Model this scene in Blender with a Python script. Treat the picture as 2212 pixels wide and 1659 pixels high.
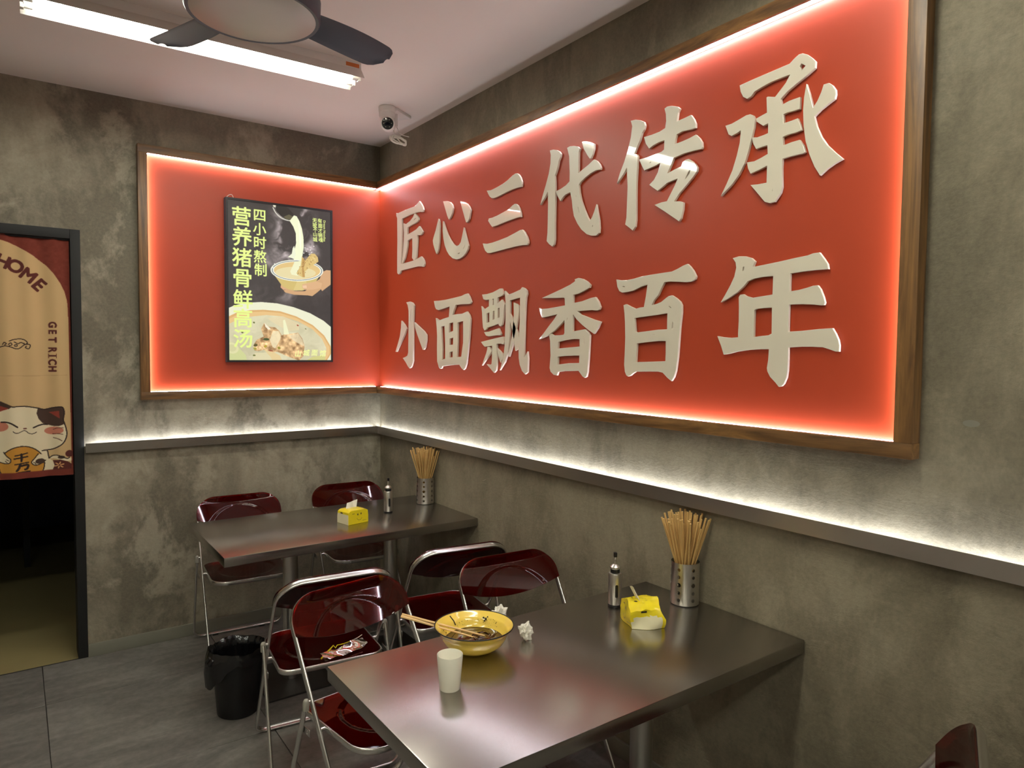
import bpy, bmesh, math, random
import numpy as np
from mathutils import Vector, Matrix

random.seed(7)
scene = bpy.context.scene
for o in list(bpy.data.objects):
    bpy.data.objects.remove(o)
COL = scene.collection

# ------------------------------------------------------------------ camera, world, exposure
PW, PH = 2212.0, 1659.0
FPX = 1494.636
CAM = Vector((-1.99345, -4.28017, 1.65724))
RIGHT = Vector((0.81165226, -0.58407602, 0.00870655))
DOWN = Vector((-0.02011554, -0.04284309, -0.99887929))
FWD = Vector((0.58379446, 0.8105675, -0.04652269))
cd = bpy.data.cameras.new('camera')
cd.sensor_fit = 'HORIZONTAL'; cd.sensor_width = 36.0
cd.lens = FPX / PW * 36.0
cd.clip_start = 0.02; cd.clip_end = 60
cam = bpy.data.objects.new('camera', cd)
COL.objects.link(cam)
m = Matrix.Identity(4)
for i in range(3):
    m[i][0] = RIGHT[i]; m[i][1] = -DOWN[i]; m[i][2] = -FWD[i]; m[i][3] = CAM[i]
cam.matrix_world = m
scene.camera = cam

world = bpy.data.worlds.new('world'); scene.world = world
world.use_nodes = True
world.node_tree.nodes['Background'].inputs[0].default_value = (0.02, 0.022, 0.03, 1)
world.node_tree.nodes['Background'].inputs[1].default_value = 0.3

vs = scene.view_settings
vs.view_transform = 'Standard'; vs.look = 'None'; vs.gamma = 1.0
vs.use_curve_mapping = False
vs.exposure = 0.62
scene.cycles.transparent_max_bounces = 24
scene.cycles.max_bounces = 10

# strengths of the lamps, seen and added (radiance of their emitting surfaces)
TUBE = 33.0          # fluorescent tubes
LED_SIGN = 22.0      # led strips around the red sign
LED_LEDGE = 10.0     # led strip in the steel ledge
POSTER_LIGHT = 0.55  # backlit poster


def at(u, v, ax, val):
    """point where the ray of photo pixel (u,v) meets the plane axis ax = val"""
    d = RIGHT * ((u - PW / 2) / FPX) + DOWN * ((v - PH / 2) / FPX) + FWD
    t = (val - CAM[ax]) / d[ax]
    return CAM + d * t


# ------------------------------------------------------------------ materials
def srgb(r, g, b):
    f = lambda c: (c / 255 / 12.92) if c / 255 <= 0.04045 else ((c / 255 + 0.055) / 1.055) ** 2.4
    return (f(r), f(g), f(b))


class NT:
    def __init__(self, name):
        self.m = bpy.data.materials.new(name); self.m.use_nodes = True
        self.t = self.m.node_tree; self.t.nodes.clear()
        self.out = self.n('ShaderNodeOutputMaterial')

    def n(self, typ, ins=None, **props):
        nd = self.t.nodes.new(typ)
        for k, v in props.items():
            setattr(nd, k, v)
        if ins:
            for k, v in ins.items():
                s = nd.inputs[k]
                if isinstance(v, bpy.types.NodeSocket):
                    self.t.links.new(v, s)
                else:
                    if s.type == 'RGBA' and len(v) == 3:
                        v = (*v, 1)
                    s.default_value = v
        return nd

    def done(self, shader):
        self.t.links.new(shader, self.out.inputs['Surface']); return self.m

    def coords(self, scale=(1, 1, 1), kind='Object', rot=(0, 0, 0)):
        tc = self.n('ShaderNodeTexCoord')
        mp = self.n('ShaderNodeMapping', {'Vector': tc.outputs[kind], 'Scale': scale, 'Rotation': rot})
        return mp.outputs[0]

    def noise(self, vec, scale, detail=4, rough=0.55, dist=0.0):
        return self.n('ShaderNodeTexNoise', {'Vector': vec, 'Scale': scale, 'Detail': detail, 'Roughness': rough, 'Distortion': dist}).outputs['Fac']

    def ramp(self, fac, stops):
        r = self.n('ShaderNodeValToRGB', {'Fac': fac})
        e = r.color_ramp.elements
        while len(e) < len(stops):
            e.new(0.5)
        for el, (p, c) in zip(e, stops):
            el.position = p
            el.color = (*c, 1) if len(c) == 3 else c
        return r.outputs[0]

    def mix(self, fac, a, b, blend='MIX'):
        nd = self.n('ShaderNodeMix', data_type='RGBA', blend_type=blend)
        for key, v in ((0, fac), (6, a), (7, b)):
            s = nd.inputs[key]
            if isinstance(v, bpy.types.NodeSocket):
                self.t.links.new(v, s)
            else:
                s.default_value = (*v, 1) if isinstance(v, tuple) and len(v) == 3 else v
        return nd.outputs[2]

    def math(self, op, a, b=0.0):
        nd = self.n('ShaderNodeMath', operation=op)
        for i, v in enumerate((a, b)):
            if isinstance(v, bpy.types.NodeSocket):
                self.t.links.new(v, nd.inputs[i])
            else:
                nd.inputs[i].default_value = v
        return nd.outputs[0]

    def bump(self, h, strength=0.3, dist=0.01):
        return self.n('ShaderNodeBump', {'Height': h, 'Strength': strength, 'Distance': dist}).outputs[0]

    def pbr(self, **kw):
        names = {'color': 'Base Color', 'rough': 'Roughness', 'metal': 'Metallic', 'normal': 'Normal', 'coat': 'Coat Weight',
                 'coatrough': 'Coat Roughness', 'spec': 'Specular IOR Level', 'emit': 'Emission Color', 'emits': 'Emission Strength',
                 'aniso': 'Anisotropic', 'sheen': 'Sheen Weight', 'trans': 'Transmission Weight', 'ior': 'IOR', 'alpha': 'Alpha',
                 'sss': 'Subsurface Weight'}
        return self.n('ShaderNodeBsdfPrincipled', {names[k]: v for k, v in kw.items()}).outputs[0]


def simple(name, color, rough=0.5, metal=0.0, var=0.08, nscale=12.0, bump=0.0, **kw):
    """plain surface with a little procedural variation of its colour"""
    n = NT(name)
    c = n.coords()
    f = n.noise(c, nscale, 3)
    col = n.mix(f, tuple(x * (1 - var) for x in color), tuple(min(1, x * (1 + var)) for x in color))
    args = dict(color=col, rough=rough, metal=metal, **kw)
    if bump:
        args['normal'] = n.bump(n.noise(c, nscale * 6, 4), bump, 0.002)
    return n.done(n.pbr(**args))


def emitter(name, color, strength):
    n = NT(name)
    e = n.n('ShaderNodeEmission', {'Color': color, 'Strength': strength})
    return n.done(e.outputs[0])


def cement(name, lo, mid, hi, seedrot=0.0, patch=0.5):
    n = NT(name)
    c = n.coords(rot=(seedrot, seedrot * 0.7, seedrot * 0.4))
    big = n.noise(c, 1.2, 6, 0.6, 0.5)
    med = n.noise(c, 3.6, 9, 0.66, 0.7)
    streak = n.noise(n.coords((5, 5, 1.1)), 2.0, 6, 0.62, 0.3)
    fine = n.noise(c, 75, 4, 0.7)
    f = n.math('ADD', n.math('MULTIPLY', big, 0.42), n.math('ADD', n.math('MULTIPLY', med, 0.33), n.math('MULTIPLY', streak, 0.25)))
    col = n.ramp(f, [(0.38, lo), (0.5, mid), (0.61, hi)])
    m1 = n.ramp(n.noise(n.coords((1, 1, 0.7), rot=(0.4 + seedrot, 0, 0)), 1.7, 10, 0.68, 0.35), [(0.46, (0, 0, 0)), (0.55, (1, 1, 1))])
    m2 = n.ramp(n.noise(n.coords((1, 1, 0.8), rot=(0, 0.9 + seedrot, 0)), 2.6, 10, 0.7, 0.25), [(0.52, (0, 0, 0)), (0.60, (1, 1, 1))])
    col = n.mix(n.math('MULTIPLY', m1, patch), col, tuple(x * 0.70 for x in lo))
    col = n.mix(n.math('MULTIPLY', m2, patch * 0.7), col, tuple(x * 1.12 for x in hi))
    col = n.mix(0.34, col, n.ramp(fine, [(0.3, tuple(x * 0.7 for x in mid)), (0.7, tuple(x * 1.3 for x in mid))]))
    pits = n.ramp(n.noise(c, 26, 5, 0.7, 0.3), [(0.27, (0, 0, 0)), (0.33, (1, 1, 1))])
    trowel = n.noise(n.coords((1, 1, 2.6), rot=(seedrot * 0.2, 0.1, 0)), 4.0, 10, 0.72, 0.5)
    h = n.math('ADD', n.math('MULTIPLY', fine, 0.22), n.math('ADD', n.math('MULTIPLY', trowel, 0.8), n.math('ADD', n.math('MULTIPLY', pits, 0.08), n.math('MULTIPLY', m2, 0.05))))
    nb = n.bump(h, 0.5, 0.010)
    return n.done(n.pbr(color=col, rough=n.ramp(med, [(0.3, (0.55,) * 3), (0.7, (0.75,) * 3)]), normal=nb, spec=0.3))


def wood(name, axis):
    n = NT(name)
    sc = [22.0, 22.0, 22.0]; sc[axis] = 1.6
    c = n.coords(tuple(sc))
    g = n.noise(c, 1.0, 6, 0.6, 1.6)
    g2 = n.noise(c, 5.0, 3, 0.6)
    col = n.ramp(g, [(0.30, srgb(66, 45, 24)), (0.48, srgb(116, 82, 44)), (0.62, srgb(146, 106, 58)), (0.75, srgb(96, 66, 36))])
    col = n.mix(0.25, col, n.ramp(g2, [(0.35, srgb(45, 28, 14)), (0.65, srgb(120, 86, 48))]))
    return n.done(n.pbr(color=col, rough=0.45, normal=n.bump(g2, 0.15, 0.002)))


def brushed(name, color, axis, rough=0.30):
    """brushed steel, grain along one axis"""
    n = NT(name)
    sc = [26.0, 26.0, 26.0]; sc[axis] = 1.2
    b = n.noise(n.coords(tuple(sc)), 1.0, 2, 0.5)
    s = n.noise(n.coords(), 3.0, 3, 0.5)
    col = n.mix(n.math('MULTIPLY', s, 0.5), color, tuple(x * 0.86 for x in color))
    r = n.math('ADD', n.math('MULTIPLY', b, 0.0), rough)
    return n.done(n.pbr(color=col, metal=1.0, rough=r))


def acrylic(name, tint, body):
    """clear tinted plastic sheet: tinted see-through plus a glossy skin"""
    n = NT(name)
    tr = n.n('ShaderNodeBsdfTransparent', {'Color': tint}).outputs[0]
    df = n.n('ShaderNodeBsdfDiffuse', {'Color': body}).outputs[0]
    gl = n.n('ShaderNodeBsdfGlossy', {'Color': (1, 1, 1), 'Roughness': 0.03}).outputs[0]
    a = n.n('ShaderNodeMixShader', {'Fac': 0.12, 1: tr, 2: df}).outputs[0]
    fr = n.n('ShaderNodeFresnel', {'IOR': 1.5}).outputs[0]
    b = n.n('ShaderNodeMixShader', {'Fac': fr, 1: a, 2: gl}).outputs[0]
    return n.done(b)


def vcol(name, rough=0.6, emit=0.0, **kw):
    n = NT(name)
    a = n.n('ShaderNodeVertexColor', layer_name='print').outputs[0]
    args = dict(color=a, rough=rough, **kw)
    if emit:
        args['emit'] = a; args['emits'] = emit
        args['color'] = n.mix(0.75, a, (0.01, 0.01, 0.01))
    return n.done(n.pbr(**args))


M = {}
M['wall_r'] = cement('cement_right', srgb(98, 91, 74), srgb(130, 121, 101), srgb(152, 143, 122), 0.3, 0.6)
M['wall_b'] = cement('cement_back', srgb(102, 95, 81), srgb(137, 129, 111), srgb(172, 164, 144), 1.1, 0.9)
M['wall_o'] = cement('cement_other', srgb(176, 170, 158), srgb(194, 189, 178), srgb(208, 203, 193), 2.0, 0.2)
M['ceiling'] = simple('ceiling_paint', srgb(226, 215, 203), 0.85, var=0.03, nscale=2.0, bump=0.05)
M['tile'] = None
M['grout'] = simple('grout', srgb(48, 44, 40), 0.9)
M['baseboard'] = simple('baseboard_paint', srgb(122, 120, 106), 0.5, var=0.12, nscale=9, bump=0.1)
M['red'] = None
M['wood_x'] = wood('walnut_x', 0); M['wood_y'] = wood('walnut_y', 1); M['wood_z'] = wood('walnut_z', 2)
M['led'] = emitter('led_diffuser', (0.98, 0.98, 1.12), LED_SIGN)
M['led2'] = emitter('led_ledge', (0.93, 0.98, 1.06), LED_LEDGE)
M['tube'] = emitter('lit_tube', (0.98, 1.0, 0.88), TUBE)
M['letter'] = simple('cream_acrylic', srgb(216, 208, 188), 0.35, var=0.02, coat=1.0, coatrough=0.03)
M['letter_edge'] = simple('cream_acrylic_edge', srgb(226, 214, 196), 0.4, var=0.02)
M['steel_x'] = brushed('steel_top', (0.42, 0.395, 0.365), 0, 0.24)
M['steel_y'] = brushed('steel_ledge_y', (0.60, 0.57, 0.54), 1, 0.30)
M['steel_z'] = brushed('steel_column', (0.56, 0.54, 0.51), 2, 0.30)
M['steel_v'] = brushed('steel_small', (0.66, 0.63, 0.58), 2, 0.30)
M['chrome'] = simple('bright_tube', (0.72, 0.71, 0.68), 0.27, 1.0, var=0.05)
M['dark_steel'] = simple('dark_plate', (0.10, 0.095, 0.09), 0.45, 1.0)
M['cap'] = simple('grey_plastic', srgb(150, 146, 134), 0.45)
M['acrylic'] = acrylic('red_acrylic', (0.42, 0.022, 0.022), srgb(110, 12, 10))
M['black'] = simple('black_plastic', srgb(16, 15, 15), 0.35)
M['black_matt'] = simple('black_matt', srgb(20, 19, 19), 0.7)
M['bag'] = simple('black_bag', srgb(10, 9, 11), 0.22, var=0.2, nscale=30, coat=0.4)
M['door_metal'] = simple('door_metal', srgb(32, 32, 31), 0.6, spec=0.3)
M['white'] = simple('white_plastic', srgb(226, 220, 210), 0.4, var=0.03)
M['white_paint'] = simple('white_enamel', srgb(214, 208, 200), 0.4, var=0.03)
M['cable'] = simple('cable_white', srgb(222, 214, 200), 0.5)
M['lens'] = simple('lens_black', srgb(20, 22, 28), 0.08, coat=1.0)
M['navy'] = simple('navy_fan', srgb(50, 54, 61), 0.42, var=0.05)
M['diffuser'] = simple('fan_diffuser', srgb(190, 184, 168), 0.35, var=0.03)
M['sticker'] = simple('orange_sticker', srgb(200, 110, 50), 0.6)
M['chop'] = simple('bamboo', srgb(206, 168, 104), 0.55, var=0.18, nscale=7)
M['chop2'] = simple('pale_bamboo', srgb(226, 188, 128), 0.5, var=0.08, nscale=9)
M['enamel'] = simple('yellow_enamel', srgb(248, 214, 96), 0.18, var=0.05, nscale=6, coat=0.6)
M['soup'] = simple('brown_soup', srgb(58, 32, 10), 0.08, var=0.5, nscale=24, coat=0.5)
M['speck'] = simple('dark_speck', srgb(40, 38, 14), 0.5)
M['cupw'] = simple('melamine', srgb(236, 232, 214), 0.22, var=0.02, coat=0.3)
M['tissue'] = simple('tissue_paper', srgb(236, 232, 218), 0.9, var=0.04, nscale=40, bump=0.3)
M['yellow'] = simple('yellow_film', srgb(236, 214, 30), 0.25, var=0.06, coat=0.4)
M['film'] = simple('pale_film', srgb(226, 218, 178), 0.3, var=0.08, nscale=25, coat=0.4)
M['ink'] = simple('dark_ink', srgb(34, 28, 14), 0.5)
M['dark_room'] = simple('dark_room_paint', srgb(88, 94, 120), 0.8)
M['back_floor'] = simple('back_room_floor', srgb(150, 136, 92), 0.6, var=0.15, nscale=3)
M['pale_steel'] = simple('pale_counter', srgb(120, 124, 130), 0.4)
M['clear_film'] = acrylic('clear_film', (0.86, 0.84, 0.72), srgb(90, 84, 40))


def make_tile():
    n = NT('floor_tile')
    c = n.coords()
    tc = n.n('ShaderNodeObjectInfo').outputs['Random']
    a = n.noise(n.coords((1, 2.6, 1), rot=(0, 0, 0.5)), 2.4, 6, 0.65, 0.9)
    b = n.noise(c, 34, 4, 0.6)
    col = n.ramp(a, [(0.3, srgb(80, 78, 73)), (0.5, srgb(112, 109, 103)), (0.7, srgb(142, 139, 132))])
    col = n.mix(0.3, col, n.ramp(b, [(0.3, srgb(78, 76, 71)), (0.7, srgb(136, 133, 126))]))
    h = n.math('ADD', a, n.math('MULTIPLY', b, 0.3))
    return n.done(n.pbr(color=col, rough=0.5, normal=n.bump(h, 0.22, 0.006)))


def make_red():
    n = NT('red_panel_paint')
    c = n.coords()
    f = n.noise(c, 3.0, 3)
    col = n.mix(f, srgb(164, 58, 28), srgb(171, 63, 32))
    dots = n.ramp(n.noise(c, 55, 2), [(0.80, (0, 0, 0)), (0.83, (1, 1, 1))])
    col = n.mix(n.math('MULTIPLY', dots, 0.4), col, srgb(230, 170, 140))
    return n.done(n.pbr(color=col, rough=0.45, normal=n.bump(f, 0.03, 0.01), spec=0.3, coat=0.2, coatrough=0.36))


M['tile'] = make_tile(); M['red'] = make_red()


# ------------------------------------------------------------------ mesh helpers
def setp(o, label=None, cat=None, group=None, kind=None):
    if label: o['label'] = label
    if cat: o['category'] = cat
    if group: o['group'] = group
    if kind: o['kind'] = kind
    return o


def empty(name, loc=(0, 0, 0), rz=0.0, **kw):
    o = bpy.data.objects.new(name, None); COL.objects.link(o)
    o.empty_display_size = 0.05
    o.location = loc; o.rotation_euler = (0, 0, rz)
    return setp(o, **kw)


def link(name, me, mats=None, parent=None, loc=None, **kw):
    if mats is not None and not me.materials:
        for x in (mats if isinstance(mats, (list, tuple)) else [mats]):
            me.materials.append(M[x] if isinstance(x, str) else x)
    o = bpy.data.objects.new(name, me); COL.objects.link(o)
    if parent: o.parent = parent
    if loc is not None: o.location = loc
    return setp(o, **kw)


def fin(bm, name='mesh', smooth=None, bevel=0.0, seg=2, recalc=True):
    if bevel:
        bmesh.ops.bevel(bm, geom=list(bm.edges), offset=bevel, segments=seg, profile=0.6, affect='EDGES', clamp_overlap=True)
    if recalc:
        bmesh.ops.recalc_face_normals(bm, faces=list(bm.faces))
    me = bpy.data.meshes.new(name); bm.to_mesh(me); bm.free()
    if smooth is not None:
        for p in me.polygons: p.use_smooth = True
        try:
            me.set_sharp_from_angle(angle=math.radians(smooth))
        except Exception:
            pass
    return me


def box(lo, hi, bevel=0.0, bm=None, seg=2):
    own = bm is None
    bm = bm or bmesh.new()
    vs_ = [bm.verts.new((lo[0] if i & 1 == 0 else hi[0], lo[1] if i & 2 == 0 else hi[1], lo[2] if i & 4 == 0 else hi[2])) for i in range(8)]
    for f in ((0, 2, 3, 1), (4, 5, 7, 6), (0, 1, 5, 4), (2, 6, 7, 3), (0, 4, 6, 2), (1, 3, 7, 5)):
        bm.faces.new([vs_[i] for i in f])
    if own:
        return fin(bm, bevel=bevel, smooth=40 if bevel else None, seg=seg)
    return bm


def part_box(name, lo, hi, mat, parent=None, bevel=0.0, **kw):
    """box part; mesh centred on its own location"""
    c = [(a + b) / 2 for a, b in zip(lo, hi)]
    me = box([a - k for a, k in zip(lo, c)], [b - k for b, k in zip(hi, c)], bevel)
    return link(name, me, mat, parent, loc=c, **kw)


def lathe(prof, seg=40, bm=None, cx=0.0, cy=0.0, close=False):
    own = bm is None
    bm = bm or bmesh.new()
    rings = []
    for r, z in prof:
        if r < 1e-6:
            rings.append([bm.verts.new((cx, cy, z))])
        else:
            rings.append([bm.verts.new((cx + r * math.cos(2 * math.pi * k / seg), cy + r * math.sin(2 * math.pi * k / seg), z)) for k in range(seg)])
    pairs = list(zip(rings, rings[1:]))
    if close: pairs.append((rings[-1], rings[0]))
    for a, b in pairs:
        for k in range(seg):
            k2 = (k + 1) % seg
            if len(a) == 1 and len(b) == 1: continue
            if len(a) == 1: bm.faces.new((a[0], b[k2], b[k]))
            elif len(b) == 1: bm.faces.new((a[k], a[k2], b[0]))
            else: bm.faces.new((a[k], a[k2], b[k2], b[k]))
    return bm


def lathe_me(prof, seg=40, smooth=35, close=False):
    return fin(lathe(prof, seg, close=close), smooth=smooth)


def rrect(w0, w1, h0, h1, r, n=6):
    """rounded rectangle outline; r = (r at w0h0, w1h0, w1h1, w0h1)"""
    pts = []
    for (cx, cy, rr, a0) in ((w0, h0, r[0], 180), (w1, h0, r[1], 270), (w1, h1, r[2], 0), (w0, h1, r[3], 90)):
        sx = 1 if cx == w0 else -1; sy = 1 if cy == h0 else -1
        for k in range(n + 1):
            a = math.radians(a0 + 90 * k / n)
            pts.append((cx + sx * rr + rr * math.cos(a), cy + sy * rr + rr * math.sin(a)))
    return pts


def oval(a, b, n=12, p=2.6):
    out = []
    for k in range(n):
        t = 2 * math.pi * k / n
        c, s = math.cos(t), math.sin(t)
        out.append((a * math.copysign(abs(c) ** (2 / p), c), b * math.copysign(abs(s) ** (2 / p), s)))
    return out


def sweep_planar(pts, nrm, prof, closed, bm=None):
    """sweep profile (in-plane, normal) along a planar path"""
    own = bm is None
    bm = bm or bmesh.new()
    pts = [Vector(p) for p in pts]; nrm = Vector(nrm).normalized()
    N = len(pts); rings = []
    for i, p in enumerate(pts):
        if closed:
            t = (pts[(i + 1) % N] - pts[i - 1])
        else:
            t = pts[min(i + 1, N - 1)] - pts[max(i - 1, 0)]
        t.normalize()
        b = nrm.cross(t).normalized()
        rings.append([bm.verts.new(p + b * a + nrm * c) for a, c in prof])
    K = len(prof)
    for i in range(N if closed else N - 1):
        A, B = rings[i], rings[(i + 1) % N]
        for k in range(K):
            bm.faces.new((A[k], A[(k + 1) % K], B[(k + 1) % K], B[k]))
    if not closed:
        bm.faces.new(rings[0][::-1]); bm.faces.new(rings[-1])
    return fin(bm, smooth=50) if own else bm


def tube(pts, r, n=8, bm=None, taper=None, cap=True):
    """round tube along any path"""
    own = bm is None
    bm = bm or bmesh.new()
    pts = [Vector(p) for p in pts]
    t0 = (pts[1] - pts[0]).normalized()
    ref = Vector((0, 0, 1)) if abs(t0.z) < 0.9 else Vector((1, 0, 0))
    u = t0.cross(ref).normalized()
    rings = []
    for i, p in enumerate(pts):
        t = (pts[min(i + 1, len(pts) - 1)] - pts[max(i - 1, 0)]).normalized()
        u = (u - t * u.dot(t)).normalized()
        w = t.cross(u)
        rr = taper[i] if taper else r
        rings.append([bm.verts.new(p + (u * math.cos(2 * math.pi * k / n) + w * math.sin(2 * math.pi * k / n)) * rr) for k in range(n)])
    for A, B in zip(rings, rings[1:]):
        for k in range(n):
            bm.faces.new((A[k], A[(k + 1) % n], B[(k + 1) % n], B[k]))
    if cap:
        bm.faces.new(rings[0][::-1]); bm.faces.new(rings[-1])
    return fin(bm, smooth=45) if own else bm


def spline(pts, n=8, closed=False):
    """Catmull-Rom through points"""
    P = [Vector(p) for p in pts]; out = []
    N = len(P)
    rng = range(N if closed else N - 1)
    for i in rng:
        p0 = P[i - 1] if (closed or i > 0) else P[0]
        p1 = P[i]; p2 = P[(i + 1) % N]
        p3 = P[(i + 2) % N] if (closed or i + 2 < N) else P[-1]
        for k in range(n):
            t = k / n
            out.append(0.5 * ((2 * p1) + (p2 - p0) * t + (2 * p0 - 5 * p1 + 4 * p2 - p3) * t * t + (3 * p1 - p0 - 3 * p2 + p3) * t ** 3))
    if not closed: out.append(P[-1])
    return out


def curve_fill(groups, extrude, bevel=0.0):
    """filled flat shapes with holes -> vertices (u,v,w), faces; every group is one outline with its holes"""
    V, F = [], []
    for g in groups:
        c = bpy.data.curves.new('tmp', 'CURVE'); c.dimensions = '2D'; c.fill_mode = 'BOTH'
        c.extrude = extrude; c.bevel_depth = bevel; c.bevel_resolution = 1
        for poly in g:
            s = c.splines.new('POLY'); s.points.add(len(poly) - 1)
            for q, (x, y) in zip(s.points, poly): q.co = (x, y, 0, 1)
            s.use_cyclic_u = True
        o = bpy.data.objects.new('tmp', c)
        me = o.to_mesh()
        off = len(V)
        V += [tuple(v.co) for v in me.vertices]
        F += [tuple(off + i for i in p.vertices) for p in me.polygons]
        o.to_mesh_clear()
        bpy.data.objects.remove(o); bpy.data.curves.remove(c)
    return V, F


def text_tris(body, size, bold=0.0, shear=0.0):
    """triangles of a text set centred on its own box"""
    c = bpy.data.curves.new('tmp', 'FONT'); c.body = body; c.size = size
    c.offset = bold; c.shear = shear; c.fill_mode = 'FRONT'
    o = bpy.data.objects.new('tmp', c); COL.objects.link(o)
    bpy.context.view_layer.update()
    me = bpy.data.meshes.new_from_object(o.evaluated_get(bpy.context.evaluated_depsgraph_get()))
    me.calc_loop_triangles()
    co = np.array([v.co[:2] for v in me.vertices]) if len(me.vertices) else np.zeros((0, 2))
    tr = [tuple(t.vertices) for t in me.loop_triangles]
    bpy.data.objects.remove(o); bpy.data.curves.remove(c); bpy.data.meshes.remove(me)
    if len(co):
        co = co - (co.min(0) + co.max(0)) / 2
    return co, tr


def mesh_vf(V, F, name='mesh'):
    me = bpy.data.meshes.new(name); me.from_pydata([tuple(v) for v in V], [], F); me.update()
    return me


# ------------------------------------------------------------------ flat prints painted on a fine grid of faces
class Print:
    """a rectangle (a0..a1, b0..b1 in metres) painted with numpy and carried by per-corner colours of a fine grid"""
    def __init__(self, a0, a1, b0, b1, nx, ny, base, ss=3):
        self.a0, self.a1, self.b0, self.b1, self.nx, self.ny, self.ss = a0, a1, b0, b1, nx, ny, ss
        self.W, self.H = nx * ss, ny * ss
        self.img = np.empty((self.H, self.W, 3)); self.img[:] = base
        self.A = (np.arange(self.W) + 0.5) / self.W * (a1 - a0) + a0
        self.B = (np.arange(self.H) + 0.5) / self.H * (b1 - b0) + b0

    def idx(self, lo, hi):
        x0 = max(0, int((lo[0] - self.a0) / (self.a1 - self.a0) * self.W) - 1); x1 = min(self.W, int((hi[0] - self.a0) / (self.a1 - self.a0) * self.W) + 2)
        y0 = max(0, int((lo[1] - self.b0) / (self.b1 - self.b0) * self.H) - 1); y1 = min(self.H, int((hi[1] - self.b0) / (self.b1 - self.b0) * self.H) + 2)
        return x0, x1, y0, y1

    def mask(self, poly):
        P = np.array([(p[0], p[1]) for p in poly]); x0, x1, y0, y1 = self.idx(P.min(0), P.max(0))
        if x1 <= x0 or y1 <= y0: return None
        X, Y = np.meshgrid(self.A[x0:x1], self.B[y0:y1])
        ins = np.zeros(X.shape, bool)
        for (xa, ya), (xb, yb) in zip(P, np.roll(P, -1, 0)):
            if ya == yb: continue
            c = (ya > Y) != (yb > Y)
            ins ^= c & (X < (xb - xa) * (Y - ya) / (yb - ya) + xa)
        return ins, (slice(y0, y1), slice(x0, x1))

    def poly(self, poly, col, alpha=1.0):
        r = self.mask(poly)
        if r is None: return
        ins, sl = r
        s = self.img[sl]; s[ins] = s[ins] * (1 - alpha) + np.array(col) * alpha

    def ell(self, c, ra, rb, col, ang=0.0, alpha=1.0, n=40):
        ca, sa = math.cos(ang), math.sin(ang)
        self.poly([(c[0] + ra * math.cos(t) * ca - rb * math.sin(t) * sa, c[1] + ra * math.cos(t) * sa + rb * math.sin(t) * ca) for t in np.linspace(0, 2 * math.pi, n, False)], col, alpha)

    def stroke(self, pts, w, col, smooth=True):
        P = [(p[0], p[1], 0) for p in pts]
        if smooth and len(P) > 2: P = spline(P, 6)
        P = [Vector((p[0], p[1])) for p in P]
        for a, b in zip(P, P[1:]):
            d = (b - a)
            if d.length < 1e-9: continue
            nrm = Vector((-d.y, d.x)).normalized() * w / 2
            self.poly([a + nrm, b + nrm, b - nrm, a - nrm], col)
        for p in P: self.ell(p, w / 2, w / 2, col, n=10)

    def text(self, body, c, size, col, bold=0.0, ang=0.0, sx=1.0, shear=0.0):
        co, tr = text_tris(body, size, 0.0, shear)
        ca, sa = math.cos(ang), math.sin(ang)
        q = np.stack([c[0] + co[:, 0] * sx * ca - co[:, 1] * sa, c[1] + co[:, 0] * sx * sa + co[:, 1] * ca], 1) if len(co) else co
        offs = [(0, 0)] + ([(bold * math.cos(k * math.pi / 4), bold * math.sin(k * math.pi / 4)) for k in range(8)] if bold else [])
        for dx, dz in offs:
            for t in tr: self.poly([q[i] + np.array((dx, dz)) for i in t], col)

    def fbm(self, cells, octaves=5, seed=1, distort=0.0):
        rng = np.random.default_rng(seed)
        out = np.zeros((self.H, self.W)); amp = 1.0; tot = 0
        yy, xx = np.meshgrid(np.linspace(0, 1, self.H), np.linspace(0, 1, self.W), indexing='ij')
        if distort:
            d = self.fbm(cells, 3, seed + 50); xx = xx + (d - 0.5) * distort; yy = yy + (np.roll(d, 37, 0) - 0.5) * distort
        for k in range(octaves):
            nx = int(cells * 2 ** k); ny = int(nx * 1.45) + 1
            g = rng.random((ny + 3, nx + 3))
            X = np.clip(xx, 0, 1) * nx; Y = np.clip(yy, 0, 1) * ny
            xi = X.astype(int); yi = Y.astype(int); fx = X - xi; fy = Y - yi
            fx = fx * fx * (3 - 2 * fx); fy = fy * fy * (3 - 2 * fy)
            v = (g[yi, xi] * (1 - fx) + g[yi, xi + 1] * fx) * (1 - fy) + (g[yi + 1, xi] * (1 - fx) + g[yi + 1, xi + 1] * fx) * fy
            out += v * amp; tot += amp; amp *= 0.55
        return out / tot

    def mesh(self, place, name='print'):
        """place(a,b) -> xyz for arrays"""
        a = np.linspace(self.a0, self.a1, self.nx + 1); b = np.linspace(self.b0, self.b1, self.ny + 1)
        Aa, Bb = np.meshgrid(a, b)
        co = np.stack(place(Aa.ravel(), Bb.ravel()), 1)
        j, i = np.meshgrid(np.arange(self.ny), np.arange(self.nx), indexing='ij')
        v0 = (j * (self.nx + 1) + i).ravel()
        F = np.stack([v0, v0 + 1, v0 + self.nx + 2, v0 + self.nx + 1], 1)
        me = bpy.data.meshes.new(name)
        nf = len(F)
        me.vertices.add(len(co)); me.vertices.foreach_set('co', co.ravel())
        me.loops.add(nf * 4); me.loops.foreach_set('vertex_index', F.ravel().astype(np.int32))
        me.polygons.add(nf); me.polygons.foreach_set('loop_start', np.arange(nf, dtype=np.int32) * 4)
        me.polygons.foreach_set('use_smooth', np.ones(nf, bool))
        me.update(calc_edges=True)
        px = self.img.reshape(self.ny, self.ss, self.nx, self.ss, 3).mean((1, 3)).reshape(-1, 3)
        px = np.clip(px, 0, 255) / 255
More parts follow.
